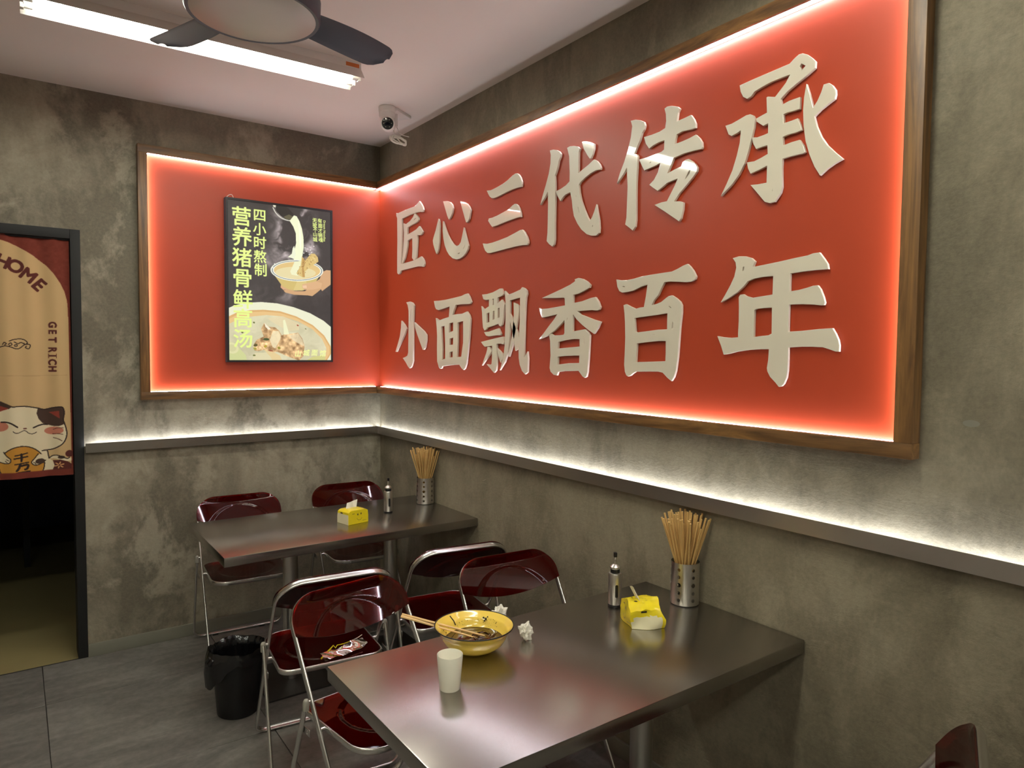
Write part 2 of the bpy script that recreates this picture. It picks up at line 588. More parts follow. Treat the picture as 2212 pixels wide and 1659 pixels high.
        px = np.where(px <= 0.04045, px / 12.92, ((px + 0.055) / 1.055) ** 2.4)
        ca = me.color_attributes.new('print', 'FLOAT_COLOR', 'CORNER')
        rgba = np.ones((nf, 4, 4), np.float32); rgba[:, :, :3] = px[:, None, :]
        ca.data.foreach_set('color', rgba.ravel())
        return me


# ================================================================== THE SETTING
H = 3.0
X_LEFT, Y_FRONT = -4.2, -7.0
DX0, DX1, DZ = -2.66, -1.70, 2.272       # door opening in the back wall
WT = 0.14

bm = bmesh.new()
box((DX1, 0, 0), (0, WT, H), bm=bm)
box((X_LEFT, 0, 0), (DX0, WT, H), bm=bm)
box((DX0, 0, DZ), (DX1, WT, H), bm=bm)
link('wall_back', fin(bm), 'wall_b', kind='structure', label='grey cement plaster wall with the doorway')
link('wall_right', box((0, Y_FRONT, 0), (WT, WT, H)), 'wall_r', kind='structure', label='grey cement plaster wall carrying the long red sign')
link('wall_left', box((X_LEFT - WT, Y_FRONT, 0), (X_LEFT, WT, H)), 'wall_o', kind='structure', label='plain cement wall out of view')
link('wall_front', box((X_LEFT - WT, Y_FRONT - WT, 0), (WT, Y_FRONT, H)), 'wall_o', kind='structure', label='plain cement wall out of view')
link('ceiling', box((X_LEFT - WT, Y_FRONT - WT, H), (WT, 4.0, H + 0.1)), 'ceiling', kind='structure', label='smooth pale beige painted ceiling')

pm_ = at(2098, 915, 0, -0.0008)
link('stain', mesh_vf([(-0.0008, pm_.y + 0.020 * math.cos(k * math.pi / 8), pm_.z + 0.009 * math.sin(k * math.pi / 8)) for k in range(16)], [tuple(range(16))]), 'baseboard', bpy.data.objects['wall_right'])
floor = link('floor', box((X_LEFT - WT, Y_FRONT - WT, -0.1), (WT, 0.02, -0.004)), 'grout', kind='structure', label='dark grey stone-look tile floor')
TS = 0.805
tile_me = {}
gx = [-1.905 + TS * k for k in range(-4, 5)]
gy = [-0.477 - TS * k for k in range(-2, 11)]
for xa, xb in zip(gx, gx[1:]):
    for yb, ya in zip(gy, gy[1:]):
        lo = (max(xa, X_LEFT) + 0.0015, max(ya, Y_FRONT) + 0.0015); hi = (min(xb, 0) - 0.0015, min(yb, 0.0) - 0.0015)
        if hi[0] - lo[0] < 0.02 or hi[1] - lo[1] < 0.02: continue
        w, d = hi[0] - lo[0], hi[1] - lo[1]
        key = (round(w, 3), round(d, 3))
        if key not in tile_me:
            tile_me[key] = box((-w / 2, -d / 2, -0.012), (w / 2, d / 2, 0.0), 0.0012, seg=1)
        link('tile', tile_me[key], 'tile', floor, loc=((lo[0] + hi[0]) / 2, (lo[1] + hi[1]) / 2, 0))

link('baseboard_back', box((DX1, -0.012, 0), (0, 0, 0.07), 0.003), 'baseboard', kind='structure', label='grey skirting strip along the back wall')
link('baseboard_right', box((-0.012, Y_FRONT, 0), (0, -0.012, 0.07), 0.003), 'baseboard', kind='structure', label='grey skirting strip along the right wall')

# steel ledge with a led strip lying in it, along both walls
LZ0, LZ1, LD = 1.105, 1.155, 0.036


def ledge(name, along, a0, a1, label):
    root = empty(name, (0, 0, 0), kind='structure', label=label)
    prof = [(0, LZ0), (-LD, LZ0), (-LD, LZ1), (-LD + 0.003, LZ1), (-LD + 0.003, LZ1 - 0.016), (0, LZ1 - 0.016)]
    bm = bmesh.new()
    ring = []
    for a in (a0, a1):
        ring.append([bm.verts.new((a, d, z) if along == 'x' else (d, a, z)) for d, z in prof])
    K = len(prof)
    for k in range(K): bm.faces.new((ring[0][k], ring[0][(k + 1) % K], ring[1][(k + 1) % K], ring[1][k]))
    bm.faces.new(ring[0]); bm.faces.new(ring[1][::-1])
    link('channel', fin(bm), 'steel_x' if along == 'x' else 'steel_y', root)
    s0, s1 = -LD + 0.006, -0.004
    z0, z1 = LZ1 - 0.0155, LZ1 - 0.010
    lo, hi = ((a0 + 0.004, s0, z0), (a1 - 0.02, s1, z1)) if along == 'x' else ((s0, a0, z0), (s1, a1 - 0.006, z1))
    link('led_strip', box(lo, hi), 'led2', root, label='glowing white strip light')
    return root


ledge('trim_1', 'x', DX1 + 0.004, -LD, 'brushed steel ledge with a white strip light on the back wall')
ledge('trim_2', 'y', Y_FRONT + 0.6, -0.0, 'brushed steel ledge with a white strip light on the right wall')

# doorway: black metal frame
door = empty('door_1', (0, 0, 0), kind='structure', label='black metal door frame in the back wall')
JW = 0.045
for x0, x1 in ((DX1 - JW, DX1), (DX0, DX0 + JW)):
    part_box('jamb', (x0, -0.006, 0), (x1, WT, DZ), 'door_metal', door, 0.003)
part_box('head', (DX0 + JW, -0.006, DZ - 0.05), (DX1 - JW, WT, DZ), 'door_metal', door, 0.003)

# unlit room behind the doorway
link('wall_back_room', box((X_LEFT, 3.4, 0), (0.2, 3.5, H)), 'dark_room', kind='structure', label='dark wall of the unlit back room')
link('wall_back_room_right', box((-0.9, WT, 0), (-0.8, 3.4, H)), 'dark_room', kind='structure', label='dark side wall of the unlit back room')
link('wall_back_room_left', box((-3.6, WT, 0), (-3.5, 3.4, H)), 'dark_room', kind='structure', label='dark side wall of the unlit back room')
link('floor_back_room', box((X_LEFT, 0.02, -0.1), (0.2, 3.5, 0.0)), 'back_floor', kind='structure', label='yellowish floor of the unlit back room')

bt = empty('counter', (-2.3, 2.3, 0), label='dark counter in the unlit room below the curtain', cat='counter')
part_box('worktop', (-0.75, -0.3, 0.78), (0.42, 0.3, 0.83), 'pale_steel', bt, 0.004)
part_box('cabinet', (-0.72, -0.27, 0.08), (0.1, 0.27, 0.78), 'black_matt', bt, 0.004)
for lx in (0.36,):
    for ly in (-0.25, 0.25):
        part_box('leg', (lx - 0.02, ly - 0.02, 0), (lx + 0.02, ly + 0.02, 0.78), 'black_matt', bt)
part_box('plinth', (-0.7, -0.22, 0), (0.08, 0.25, 0.08), 'black', bt)

# ================================================================== RED SIGN (two panels, walnut frame, led strips)
SD = 0.045                       # how far the frame stands out of the wall
xi = at(321.5, 600, 1, -SD).x; xo = at(301.0, 600, 1, -SD).x
yi = at(1945.5, 478, 0, -SD).y; yo = at(1987, 478, 0, -SD).y
zb = at(1500, 909, 0, -SD).z; zbo = zb - 0.043
zt = 2.716; zto = zt + 0.043
PT = 0.008                       # panel thickness

sign_b = empty('wall_sign', ((xi) / 2, 0, zb), label='red panel in a walnut frame on the back wall, behind the noodle poster', cat='wall sign')
sign_r = empty('wall_sign', (0, yi / 2, zb), label='long red panel with two rows of big cream Chinese characters on the right wall', cat='wall sign')


def wpart(name, lo, hi, mat, root, bevel=0.0, **kw):
    o = part_box(name, lo, hi, mat, None, bevel, **kw)
    o.parent = root
    o.location = Vector(o.location) - root.location
    return o


panel_b = wpart('panel', (xi - 0.01, -PT, zb - 0.01), (-PT, 0, zt + 0.01), 'red', sign_b)
wpart('frame_rail', (xo, -SD, zt), (-SD, 0, zto), 'wood_x', sign_b, 0.0015)
wpart('frame_rail', (xo, -SD, zbo), (-SD, 0, zb), 'wood_x', sign_b, 0.0015)
wpart('frame_stile', (xo, -SD, zb), (xi, 0, zt), 'wood_z', sign_b, 0.0015)
wpart('led_strip', (xi + 0.004, -PT - 0.024, zt - 0.0006), (-0.045, -PT - 0.003, zt), 'led', sign_b)
wpart('led_strip', (xi + 0.004, -PT - 0.018, zb), (-0.045, -PT - 0.003, zb + 0.0006), 'led', sign_b)
wpart('led_strip', (xi, -PT - 0.018, zb + 0.006), (xi + 0.0006, -PT - 0.003, zt - 0.006), 'led', sign_b)

panel_r = wpart('panel', (-PT, yi - 0.01, zb - 0.01), (0, 0, zt + 0.01), 'red', sign_r)
wpart('frame_rail', (-SD, yo, zt), (0, 0, zto), 'wood_y', sign_r, 0.0015)
wpart('frame_rail', (-SD, yo, zbo), (0, 0, zb), 'wood_y', sign_r, 0.0015)
wpart('frame_stile', (-SD, yo, zb), (0, yi, zt), 'wood_z', sign_r, 0.0015)
wpart('led_strip', (-PT - 0.024, yi + 0.004, zt - 0.0006), (-PT - 0.003, -0.012, zt), 'led', sign_r)
wpart('led_strip', (-PT - 0.018, yi + 0.004, zb), (-PT - 0.003, -0.06, zb + 0.0006), 'led', sign_r)
wpart('led_strip', (-PT - 0.018, yi, zb + 0.006), (-PT - 0.003, yi + 0.0006, zt - 0.006), 'led', sign_r)

# outlines of the twelve characters (photo crops: origin, scale), later laid on the panel at their real size
CH = []
CH.append((840, 420, 9.215, [
    [[(147,372),(168,380),(300,322),(440,266),(518,237),(560,192),(605,135),(645,195),(672,250),(684,300),(675,335),(658,348),(600,342),(520,365),(400,410),(255,482),(257,700),(250,1050),(243,1385),(380,1350),(505,1312),(580,1272),(640,1235),(675,1280),(697,1330),(705,1380),(690,1425),(672,1438),(630,1428),(560,1428),(470,1452),(360,1482),(238,1510),(225,1555),(208,1580),(188,1588),(165,1565),(165,1300),(168,900),(165,470),(148,425)]],
    [[(285,575),(330,598),(420,530),(480,450),(510,375),(555,420),(585,465),(588,500),(570,535),(520,570),(440,610),(370,655),(365,720),(368,800),(450,755),(540,700),(602,632),(640,690),(672,742),(655,785),(620,810),(560,805),(565,900),(555,1080),(548,1190),(540,1260),(515,1302),(492,1312),(460,1260),(468,1080),(465,865),(420,885),(370,920),(365,1030),(345,1150),(315,1270),(270,1368),(258,1368),(280,1150),(295,900),(300,760),(290,640)],
     [(487,512),(520,475),(540,460),(535,480),(500,515)]]]))
CH.append((840, 420, 9.215, [
    [[(985,490),(1000,540),(1007,640),(1003,800),(998,960),(985,1080),(965,1150),(945,1182),(915,1100),(885,1000),(874,920),(890,850),(930,720),(960,590)], [(922,960),(935,968),(941,992),(930,985)]],
    [[(1075,540),(1110,650),(1160,790),(1210,890),(1270,980),(1320,1025),(1345,1030),(1390,1010),(1430,950),(1455,840),(1475,740),(1488,665),(1515,780),(1550,920),(1578,1020),(1565,1090),(1525,1170),(1470,1235),(1400,1278),(1340,1290),(1270,1270),(1200,1205),(1150,1120),(1110,1010),(1085,880),(1070,720)],
     [(1475,1090),(1500,1030),(1525,975),(1510,1035),(1490,1085)], [(1360,1185),(1390,1160),(1420,1150),(1395,1185)]],
    [[(1080,140),(1150,135),(1215,155),(1255,205),(1270,270),(1255,370),(1225,450),(1192,498),(1160,420),(1120,280)]],
    [[(1420,135),(1490,150),(1550,185),(1600,245),(1622,310),(1610,390),(1595,480),(1570,535),(1538,558),(1510,470),(1460,290)]]]))
CH.append((1030, 360, 8.293, [
    [[(180,432),(250,425),(350,375),(460,315),(550,245),(640,160),(690,125),(715,122),(745,140),(780,195),(802,265),(803,310),(795,355),(730,370),(630,405),(520,455),(400,520),(310,558),(265,562),(230,535),(205,490)]],
    [[(215,930),(270,918),(360,880),(470,820),(560,770),(640,695),(670,672),(695,668),(725,690),(755,745),(780,830),(785,898),(730,905),(620,945),(500,990),(380,1040),(275,1078),(240,1030),(203,970)]],
    [[(107,1378),(180,1385),(270,1365),(400,1320),(540,1265),(680,1190),(770,1140),(812,1130),(850,1175),(890,1250),(915,1330),(912,1375),(895,1400),(790,1405),(650,1435),(500,1475),(350,1515),(230,1545),(190,1543),(150,1505),(125,1445)]]]))
CH.append((1150, 300, 6.912, [
    [[(262,175),(310,163),(360,170),(400,190),(420,225),(415,270),(390,325),(375,410),(350,500),(330,550),(337,650),(338,800),(335,1000),(330,1250),(330,1500),(318,1575),(295,1605),(250,1570),(213,1525),(225,1400),(230,1200),(235,950),(228,780),(180,880),(120,975),(150,860),(200,690),(245,520),(270,370),(275,240)]],
    [[(520,135),(560,113),(620,108),(670,115),(705,145),(690,190),(686,260),(685,400),(683,515),(760,450),(840,385),(900,325),(920,310),(960,330),(1000,380),(1018,430),(1013,455),(950,465),(870,510),(780,580),(710,650),(690,690),(700,800),(725,920),(770,1050),(820,1170),(855,1232),(890,1170),(925,1080),(952,985),(970,1100),(992,1220),(998,1330),(992,1400),(950,1440),(880,1443),(810,1420),(730,1350),(670,1260),(620,1150),(600,1030),(590,920),(565,793),(500,825),(460,860),(415,925),(380,860),(347,785),(420,750),(500,695),(555,635),(558,500),(553,380),(550,260)],
     [(670,988),(690,1030),(705,1110),(690,1100),(678,1040)], [(888,1320),(893,1290),(905,1282),(902,1312)], [(643,825),(655,850),(653,880),(646,860)]],
    [[(740,45),(790,38),(850,45),(918,75),(915,150),(895,230),(870,285),(855,290),(820,240),(770,150)]]]))
CH.append((1320, 220, 5.723, [
    [[(245,235),(300,223),(360,230),(405,250),(417,290),(405,340),(378,385),(350,480),(310,570),(282,645),(315,650),(327,675),(320,800),(308,1000),(305,1200),(305,1460),(295,1540),(265,1587),(220,1550),(175,1515),(190,1430),(197,1250),(205,1050),(195,805),(150,890),(75,1000),(110,880),(160,750),(210,590),(245,440),(262,300)]],
    [[(662,85),(690,62),(750,52),(820,62),(847,85),(825,130),(808,245),(900,205),(985,165),(1020,215),(1043,270),(1042,318),(980,340),(880,360),(805,405),(790,470),(785,525),(880,490),(970,450),(1045,408),(1090,450),(1120,500),(1123,560),(1115,580),(1020,600),(900,635),(770,692),(745,760),(690,890),(780,840),(865,800),(885,745),(920,718),(955,708),(1000,735),(1040,775),(1062,810),(1055,860),(1000,940),(920,1035),(840,1130),(775,1232),(850,1232),(890,1245),(885,1330),(860,1440),(838,1473),(760,1420),(650,1345),(540,1275),(620,1245),(690,1230),(740,1130),(790,1030),(825,945),(760,970),(690,1000),(640,1045),(575,1097),(520,1060),(475,1025),(530,965),(580,870),(612,752),(540,790),(410,845),(380,785),(348,715),(440,690),(540,650),(620,620),(655,590),(660,472),(590,495),(520,535),(470,575),(430,515),(408,437),(500,410),(600,370),(670,325),(682,240),(678,150)],
     [(980,835),(972,880),(940,930),(905,972),(930,910),(955,860)], [(470,765),(480,745),(497,738),(490,752)]]]))
CH.append((1540, 100, 4.74, [
    [[(275,402),(400,345),(540,285),(680,225),(785,180),(840,120),(880,85),(915,75),(960,85),(1010,120),(1047,155),(1043,220),(960,295),(860,375),(760,460),(690,540),(705,602),(780,560),(888,522),(887,580),(885,640),(820,660),(760,675),(718,697),(722,790),(800,765),(865,740),(890,800),(905,855),(850,880),(770,900),(712,927),(717,1018),(800,985),(885,960),(920,1010),(942,1080),(920,1095),(850,1110),(770,1130),(708,1150),(703,1250),(703,1345),(705,1440),(690,1500),(630,1590),(580,1603),(530,1590),(480,1530),(430,1470),(388,1422),(460,1415),(550,1398),(553,1300),(555,1218),(490,1255),(385,1300),(360,1250),(350,1190),(420,1180),(490,1145),(562,1103),(558,1010),(500,1030),(442,1048),(415,1000),(400,935),(450,935),(520,910),(565,890),(567,785),(515,812),(450,770),(446,740),(500,710),(555,680),(552,600),(550,525),(560,518),(635,522),(690,450),(750,370),(793,285),(700,320),(600,360),(500,415),(425,460),(390,510),(350,535),(310,515),(285,465)],
     [(905,172),(952,197),(920,235),(900,260),(905,240),(886,208)], [(615,1440),(613,1485),(603,1487),(607,1465)]],
    [[(130,815),(190,795),(270,750),(340,708),(380,698),(410,710),(427,745),(418,830),(395,930),(360,1070),(320,1200),(265,1310),(195,1410),(85,1525),(140,1410),(200,1270),(245,1120),(275,990),(288,855),(240,890),(190,915),(160,900)]],
    [[(957,395),(985,480),(1025,632),(1070,560),(1110,470),(1135,393),(1185,378),(1220,400),(1252,445),(1255,490),(1245,535),(1180,585),(1100,650),(1035,718),(1060,820),(1110,930),(1170,1015),(1250,1090),(1325,1152),(1240,1200),(1170,1250),(1095,1318),(1040,1230),(990,1110),(950,970),(930,820),(925,650),(935,520)]]]))
CH.append((840, 610, 6.9125, [
    [[(260,300),(310,288),(350,305),(372,345),(365,420),(360,600),(360,900),(358,1170),(340,1240),(325,1270),(305,1280),(285,1255),(250,1190),(208,1130),(245,1115),(275,1095),(288,1050),(292,800),(295,550),(293,420),(280,340)], [(322,395),(328,395),(318,600),(310,600),(313,500)]],
    [[(185,575),(230,630),(262,690),(235,770),(180,890),(115,1035),(98,1035),(130,930),(165,800),(180,680)]],
    [[(380,598),(440,655),(520,730),(558,785),(558,860),(540,970),(520,1005),(505,1005),(470,910),(420,770),(392,680)]]]))
CH.append((840, 610, 6.9125, [
    [[(672,280),(750,275),(840,262),(960,235),(1080,205),(1130,180),(1172,167),(1200,215),(1228,290),(1210,318),(1170,322),(1080,325),(995,335),(970,410),(948,488),(1020,475),(1090,470),(1165,435),(1200,490),(1215,545),(1205,700),(1190,900),(1170,1080),(1155,1210),(1135,1280),(1110,1305),(1080,1275),(1050,1225),(960,1228),(860,1240),(792,1252),(785,1280),(765,1288),(745,1260),(720,1180),(718,1000),(720,800),(715,680),(700,535),(750,570),(810,545),(895,518),(903,420),(905,358),(830,385),(740,412),(705,400),(690,370),(680,320)],
     [(780,660),(830,645),(840,900),(840,1140),(790,1160),(795,1000),(785,800)], [(900,610),(960,595),(960,725),(895,752)], [(905,838),(960,820),(958,930),(900,938)], [(905,1042),(952,1025),(952,1118),(900,1122)], [(1025,598),(1108,572),(1110,700),(1108,900),(1080,1112),(1015,1118),(1025,900)]]]))
CH.append((1030, 610, 7.9, [
    [[(90,210),(170,202),(270,172),(330,140),(385,110),(420,105),(440,150),(452,195),(430,225),(352,255),(350,360),(390,325),(425,297),(450,335),(468,375),(455,480),(450,600),(430,720),(405,748),(380,735),(365,705),(290,735),(175,770),(160,800),(130,818),(105,770),(95,650),(90,530),(78,412),(100,440),(130,460),(205,410),(207,290),(150,300),(110,285)],
     [(262,280),(290,275),(290,385),(268,390)], [(162,530),(212,512),(212,680),(165,690)], [(270,490),(300,480),(300,630),(265,645)], [(355,440),(388,430),(385,600),(350,610)]],
    [[(125,850),(200,845),(290,812),(368,785),(390,830),(408,875),(400,900),(320,902),(200,920),(155,905)]],
    [[(72,1018),(180,990),(320,955),(445,928),(455,970),(465,1020),(450,1055),(390,1040),(335,1050),(338,1200),(335,1420),(325,1500),(290,1540),(240,1480),(172,1400),(220,1408),(250,1395),(258,1300),(260,1080),(190,1088),(135,1098),(105,1065)]],
    [[(180,1100),(215,1105),(230,1140),(250,1170),(225,1220),(160,1310),(90,1410),(120,1320),(160,1210),(175,1150)]],
    [[(345,1130),(390,1170),(430,1220),(445,1255),(440,1300),(400,1365),(385,1310),(360,1220)]],
    [[(475,148),(535,212),(620,180),(740,125),(770,85),(810,100),(845,140),(852,200),(835,260),(825,400),(812,700),(805,1000),(800,1285),(835,1240),(860,1185),(870,1300),(862,1530),(820,1565),(770,1510),(730,1400),(715,1290),(712,1150),(720,900),(735,600),(738,255),(650,280),(562,308),(562,520),(560,800),(548,1000),(525,1200),(480,1350),(395,1490),(420,1400),(455,1250),(475,1080),(490,600),(492,350)]],
    [[(628,348),(680,370),(710,410),(717,460),(700,600),(670,780),(640,930),(600,1100),(548,1265),(538,1260),(560,1120),(600,900),(620,680),(632,550),(630,450)]],
    [[(556,520),(590,590),(640,700),(680,830),(718,960),(715,1080),(690,1140),(655,1165),(640,1050),(600,800),(560,650)]]]))
CH.append((1150, 580, 6.382, [
    [[(585,150),(630,133),(690,145),(750,180),(793,225),(785,262),(710,305),(630,345),(560,363),(557,480),(680,455),(800,410),(865,395),(905,455),(932,530),(920,565),(890,578),(800,570),(612,588),(660,635),(750,670),(840,705),(937,735),(900,820),(847,898),(770,845),(680,770),(610,700),(556,625),(553,870),(640,855),(720,840),(760,875),(788,920),(782,1050),(770,1250),(755,1430),(740,1490),(715,1503),(690,1485),(635,1408),(540,1410),(430,1412),(350,1425),(335,1472),(290,1462),(250,1420),(237,1370),(250,1200),(245,1000),(230,915),(255,900),(290,925),(380,922),(430,915),(442,890),(443,705),(390,770),(310,850),(255,890),(180,940),(92,973),(150,900),(230,790),(300,700),(345,625),(280,645),(130,675),(110,620),(92,548),(115,560),(200,555),(320,535),(450,510),(445,410),(430,400),(300,405),(140,405),(250,355),(400,285),(520,225),(590,175)],
     [(355,1010),(460,985),(560,970),(650,972),(652,1078),(500,1092),(347,1107)], [(347,1215),(430,1205),(550,1198),(648,1198),(645,1305),(500,1308),(345,1328)], [(705,938),(713,970),(713,1068),(705,1030)], [(473,725),(474,690),(486,665),(483,700)]]]))
CH.append((1320, 560, 5.927, [
    [[(68,262),(120,272),(200,270),(290,252),(380,225),(500,202),(640,180),(775,160),(850,125),(920,85),(975,62),(1010,95),(1050,150),(1083,220),(1075,252),(1030,280),(950,290),(850,285),(740,282),(680,292),(640,370),(600,460),(545,525),(515,592),(580,575),(640,550),(700,500),(735,475),(775,465),(830,500),(880,545),(900,590),(900,680),(880,850),(865,1050),(850,1250),(825,1430),(800,1510),(770,1557),(720,1515),(660,1450),(600,1435),(450,1435),(310,1438),(275,1460),(245,1488),(215,1497),(195,1485),(177,1440),(168,1350),(175,1200),(182,1000),(178,800),(172,690),(160,590),(190,578),(240,605),(310,638),(370,620),(420,615),(445,480),(467,322),(380,350),(280,400),(200,418),(140,425),(105,405),(80,350)],
     [(297,750),(400,735),(560,715),(722,688),(718,800),(718,900),(600,905),(450,925),(330,940),(308,930),(302,850)], [(328,1075),(450,1060),(590,1045),(700,1045),(700,1200),(695,1308),(500,1315),(313,1320),(320,1200)], [(140,342),(165,340),(182,350),(170,358),(150,355)], [(728,595),(755,600),(776,625),(765,628),(742,612)], [(785,788),(796,820),(790,880),(778,912),(773,880)], [(505,965),(560,960),(555,968),(515,970)]]]))
CH.append((1540, 530, 5.183, [
    [[(225,145),(290,125),(360,125),(430,145),(468,180),(455,215),(443,245),(560,222),(740,185),(900,148),(1060,115),(1120,92),(1190,82),(1240,150),(1280,210),(1288,262),(1150,272),(1000,290),(862,312),(858,420),(857,518),(960,502),(1060,475),(1120,455),(1170,450),(1200,490),(1235,580),(1250,640),(1240,665),(1200,668),(1120,660),(990,655),(850,660),(845,800),(840,970),(1000,960),(1180,940),(1335,930),(1370,990),(1400,1060),(1412,1120),(1408,1187),(1370,1185),(1300,1160),(1230,1138),(1100,1132),(980,1132),(842,1140),(838,1280),(832,1400),(820,1480),(790,1550),(765,1575),(735,1580),(700,1535),(640,1470),(610,1410),(605,1375),(620,1280),(628,1160),(520,1160),(400,1168),(260,1188),(180,1210),(120,1220),(90,1120),(52,1020),(110,1030),(200,1038),(283,1032),(282,990),(290,850),(292,690),(290,580),(305,555),(340,550),(370,570),(440,590),(550,572),(668,553),(672,450),(675,342),(560,350),(460,370),(385,400),(340,460),(270,525),(180,585),(92,632),(140,550),(200,440),(240,350),(262,250),(255,190)],
     [(460,725),(490,708),(560,700),(662,695),(660,850),(658,990),(620,1010),(540,1018),(452,1030),(455,900)], [(335,240),(352,236),(350,265),(338,292),(327,290),(330,262)]]]))

LX = -0.021
base = Vector(sign_r.location) + Vector(panel_r.location)
for ox, oy, sc, groups in CH:
    G = []
    for g in groups:
        G.append([[(-p.y, p.z) for p in (at(ox + a / sc, oy + b / sc, 0, LX) for a, b in poly)] for poly in g])
    V, F = curve_fill(G, 0.0045, 0.0008)
    V = [Vector((LX + 0.0053 - w, -u, v)) for u, v, w in V]
    c = sum(V, Vector()) / len(V)
    me = mesh_vf([v - c for v in V], F)
    me.materials.append(M['letter']); me.materials.append(M['letter_edge'])
    for p in me.polygons:
        p.material_index = 0 if abs(p.normal.x) > 0.9 else 1
    link('character', me, None, panel_r, loc=c - base)


# ================================================================== BACKLIT POSTER
PY = -0.052
pc = lambda ox, oy, sc: (lambda pts: [(p.x, p.z) for p in (at(ox + a / sc, oy + b / sc, 1, PY) for a, b in pts)])
ptl = at(487, 424, 1, PY); pbr_ = at(719, 782, 1, PY)
px0, px1, pz0, pz1 = ptl.x, pbr_.x, pbr_.z, 2.533
pm = 0.012
S = Print(px0 + pm, px1 - pm, pz0 + pm, pz1 - pm, 300, 440, (58, 53, 50))
f1 = S.fbm(5, 6, 3, 0.25); f2 = S.fbm(9, 5, 9, 0.3)
XX, ZZ = np.meshgrid(S.A, S.B)


def steam(cx, cz, rx, rz, amt, f, lo=0.42, hi=0.75):  # pale steam printed on the poster background
    g = np.exp(-(((XX - cx) / rx) ** 2 + ((ZZ - cz) / rz) ** 2))
    k = np.clip((f - lo) / (hi - lo), 0, 1) * g * amt
    S.img += k[..., None] * np.array((190, 180, 185))


c4 = pc(590, 430, 7.543); c5 = pc(470, 640, 8.508); c1_ = pc(0, 0, 1)
for (u, v), rx, rz, a in (((613, 505), 0.055, 0.13, 2.2), ((650, 470), 0.06, 0.09, 1.7), ((668, 540), 0.05, 0.08, 1.4), ((575, 560), 0.08, 0.07, 0.7), ((620, 640), 0.2, 0.06, 0.4)):
    q = c1_([(u, v)])[0]; steam(q[0], q[1], rx, rz, a, f1)
S.img += ((f2 - 0.5) * 14)[..., None]
# ladle and pour
S.poly(c4([(30, 85), (150, 80), (250, 150), (330, 240), (358, 300), (300, 345), (230, 340), (120, 270), (50, 190)]), (36, 33, 26))
S.poly(c4([(170, 290), (260, 250), (330, 290), (345, 310), (290, 335), (220, 330)]), (92, 88, 62))
S.stroke(c4([(0, 140), (50, 230), (140, 310), (260, 350), (330, 330)]), 0.006, (214, 214, 200))
S.poly(c4([(0, 62), (52, 75), (40, 140), (0, 118)]), (228, 226, 204))
S.poly(c4([(340, 265), (385, 280), (430, 360), (470, 480), (495, 620), (500, 780), (480, 920), (450, 1080), (400, 1230), (330, 1230), (320, 1080), (345, 950), (340, 860), (375, 720), (370, 560), (330, 450), (270, 355)]), (238, 244, 206))
S.poly(c4([(345, 760), (320, 800), (305, 890), (242, 945), (300, 960), (345, 980), (370, 900)]), (232, 238, 210))
S.poly(c4([(400, 330), (425, 400), (450, 520), (462, 680), (450, 850), (430, 700), (425, 520)]), (250, 250, 226), 0.8)
# hand
S.poly(c4([(968, 1165), (870, 1158), (800, 1190), (760, 1300), (700, 1340), (800, 1500), (968, 1372)]), (208, 166, 122))
S.poly(c4([(130, 1385), (220, 1415), (250, 1455), (170, 1482), (122, 1440)]), (214, 168, 128))
S.poly(c4([(170, 1490), (240, 1452), (350, 1500), (520, 1500), (700, 1360), (800, 1300), (840, 1420), (720, 1520), (640, 1582), (560, 1568), (350, 1560), (200, 1522)]), (206, 164, 118))
# bowl in the hand
S.poly(c4([(20, 1240), (80, 1320), (150, 1420), (250, 1470), (340, 1492), (480, 1490), (600, 1440), (700, 1345), (790, 1200), (400, 1200)]), (206, 184, 112))
S.poly(c4([(330, 1490), (480, 1490), (560, 1462), (540, 1330), (400, 1320)]), (224, 206, 140), 0.6)
q = c4([(398, 1165), (808, 1110), (400, 1005)])
S.ell(q[0], 0.163, 0.066, (234, 238, 222), 0.06); S.ell(q[0], 0.155, 0.060, (70, 84, 104), 0.06); S.ell(q[0], 0.151, 0.057, (236, 238, 220), 0.06)
S.ell(q[0], 0.143, 0.052, (222, 192, 128), 0.06); S.ell((q[0][0] - 0.01, q[0][1] - 0.014), 0.125, 0.036, (226, 214, 164), 0.06)
S.poly(c4([(350, 1020), (480, 1000), (440, 1150), (400, 1250), (300, 1230), (280, 1180)]), (234, 236, 196))
S.poly(c4([(470, 930), (520, 1000), (620, 890), (680, 890), (730, 950), (740, 1020), (600, 1110), (520, 1180), (515, 1280), (470, 1270), (380, 1210), (450, 1080)]), (216, 188, 118))
S.poly(c4([(480, 960), (520, 1010), (500, 1120), (520, 1270), (480, 1270), (465, 1100)]), (190, 150, 84))
for k in range(90):
    a, b = random.uniform(395, 730), random.uniform(900, 1240)
    p = c4([(a, b)])[0]
    if (b - 900) < 1.3 * (760 - a) and b > 1480 - 1.0 * a: S.ell(p, 0.0016, 0.004, random.choice(((150, 112, 60), (240, 226, 170), (120, 90, 50))), random.uniform(-1, 0), n=8)
S.poly(c4([(475, 1390), (560, 1370), (700, 1340), (800, 1370), (780, 1450), (650, 1475), (520, 1478), (478, 1445)]), (216, 174, 130))
S.poly(c4([(480, 1410), (545, 1405), (550, 1450), (490, 1450)]), (232, 196, 158))
for a, b in ((25, 1055), (665, 770), (610, 830), (520, 795), (630, 870), (590, 905), (0, 1120), (500, 880), (545, 850)):
    S.ell(c4([(a, b)])[0], 0.004, 0.003, (240, 240, 232), n=12)
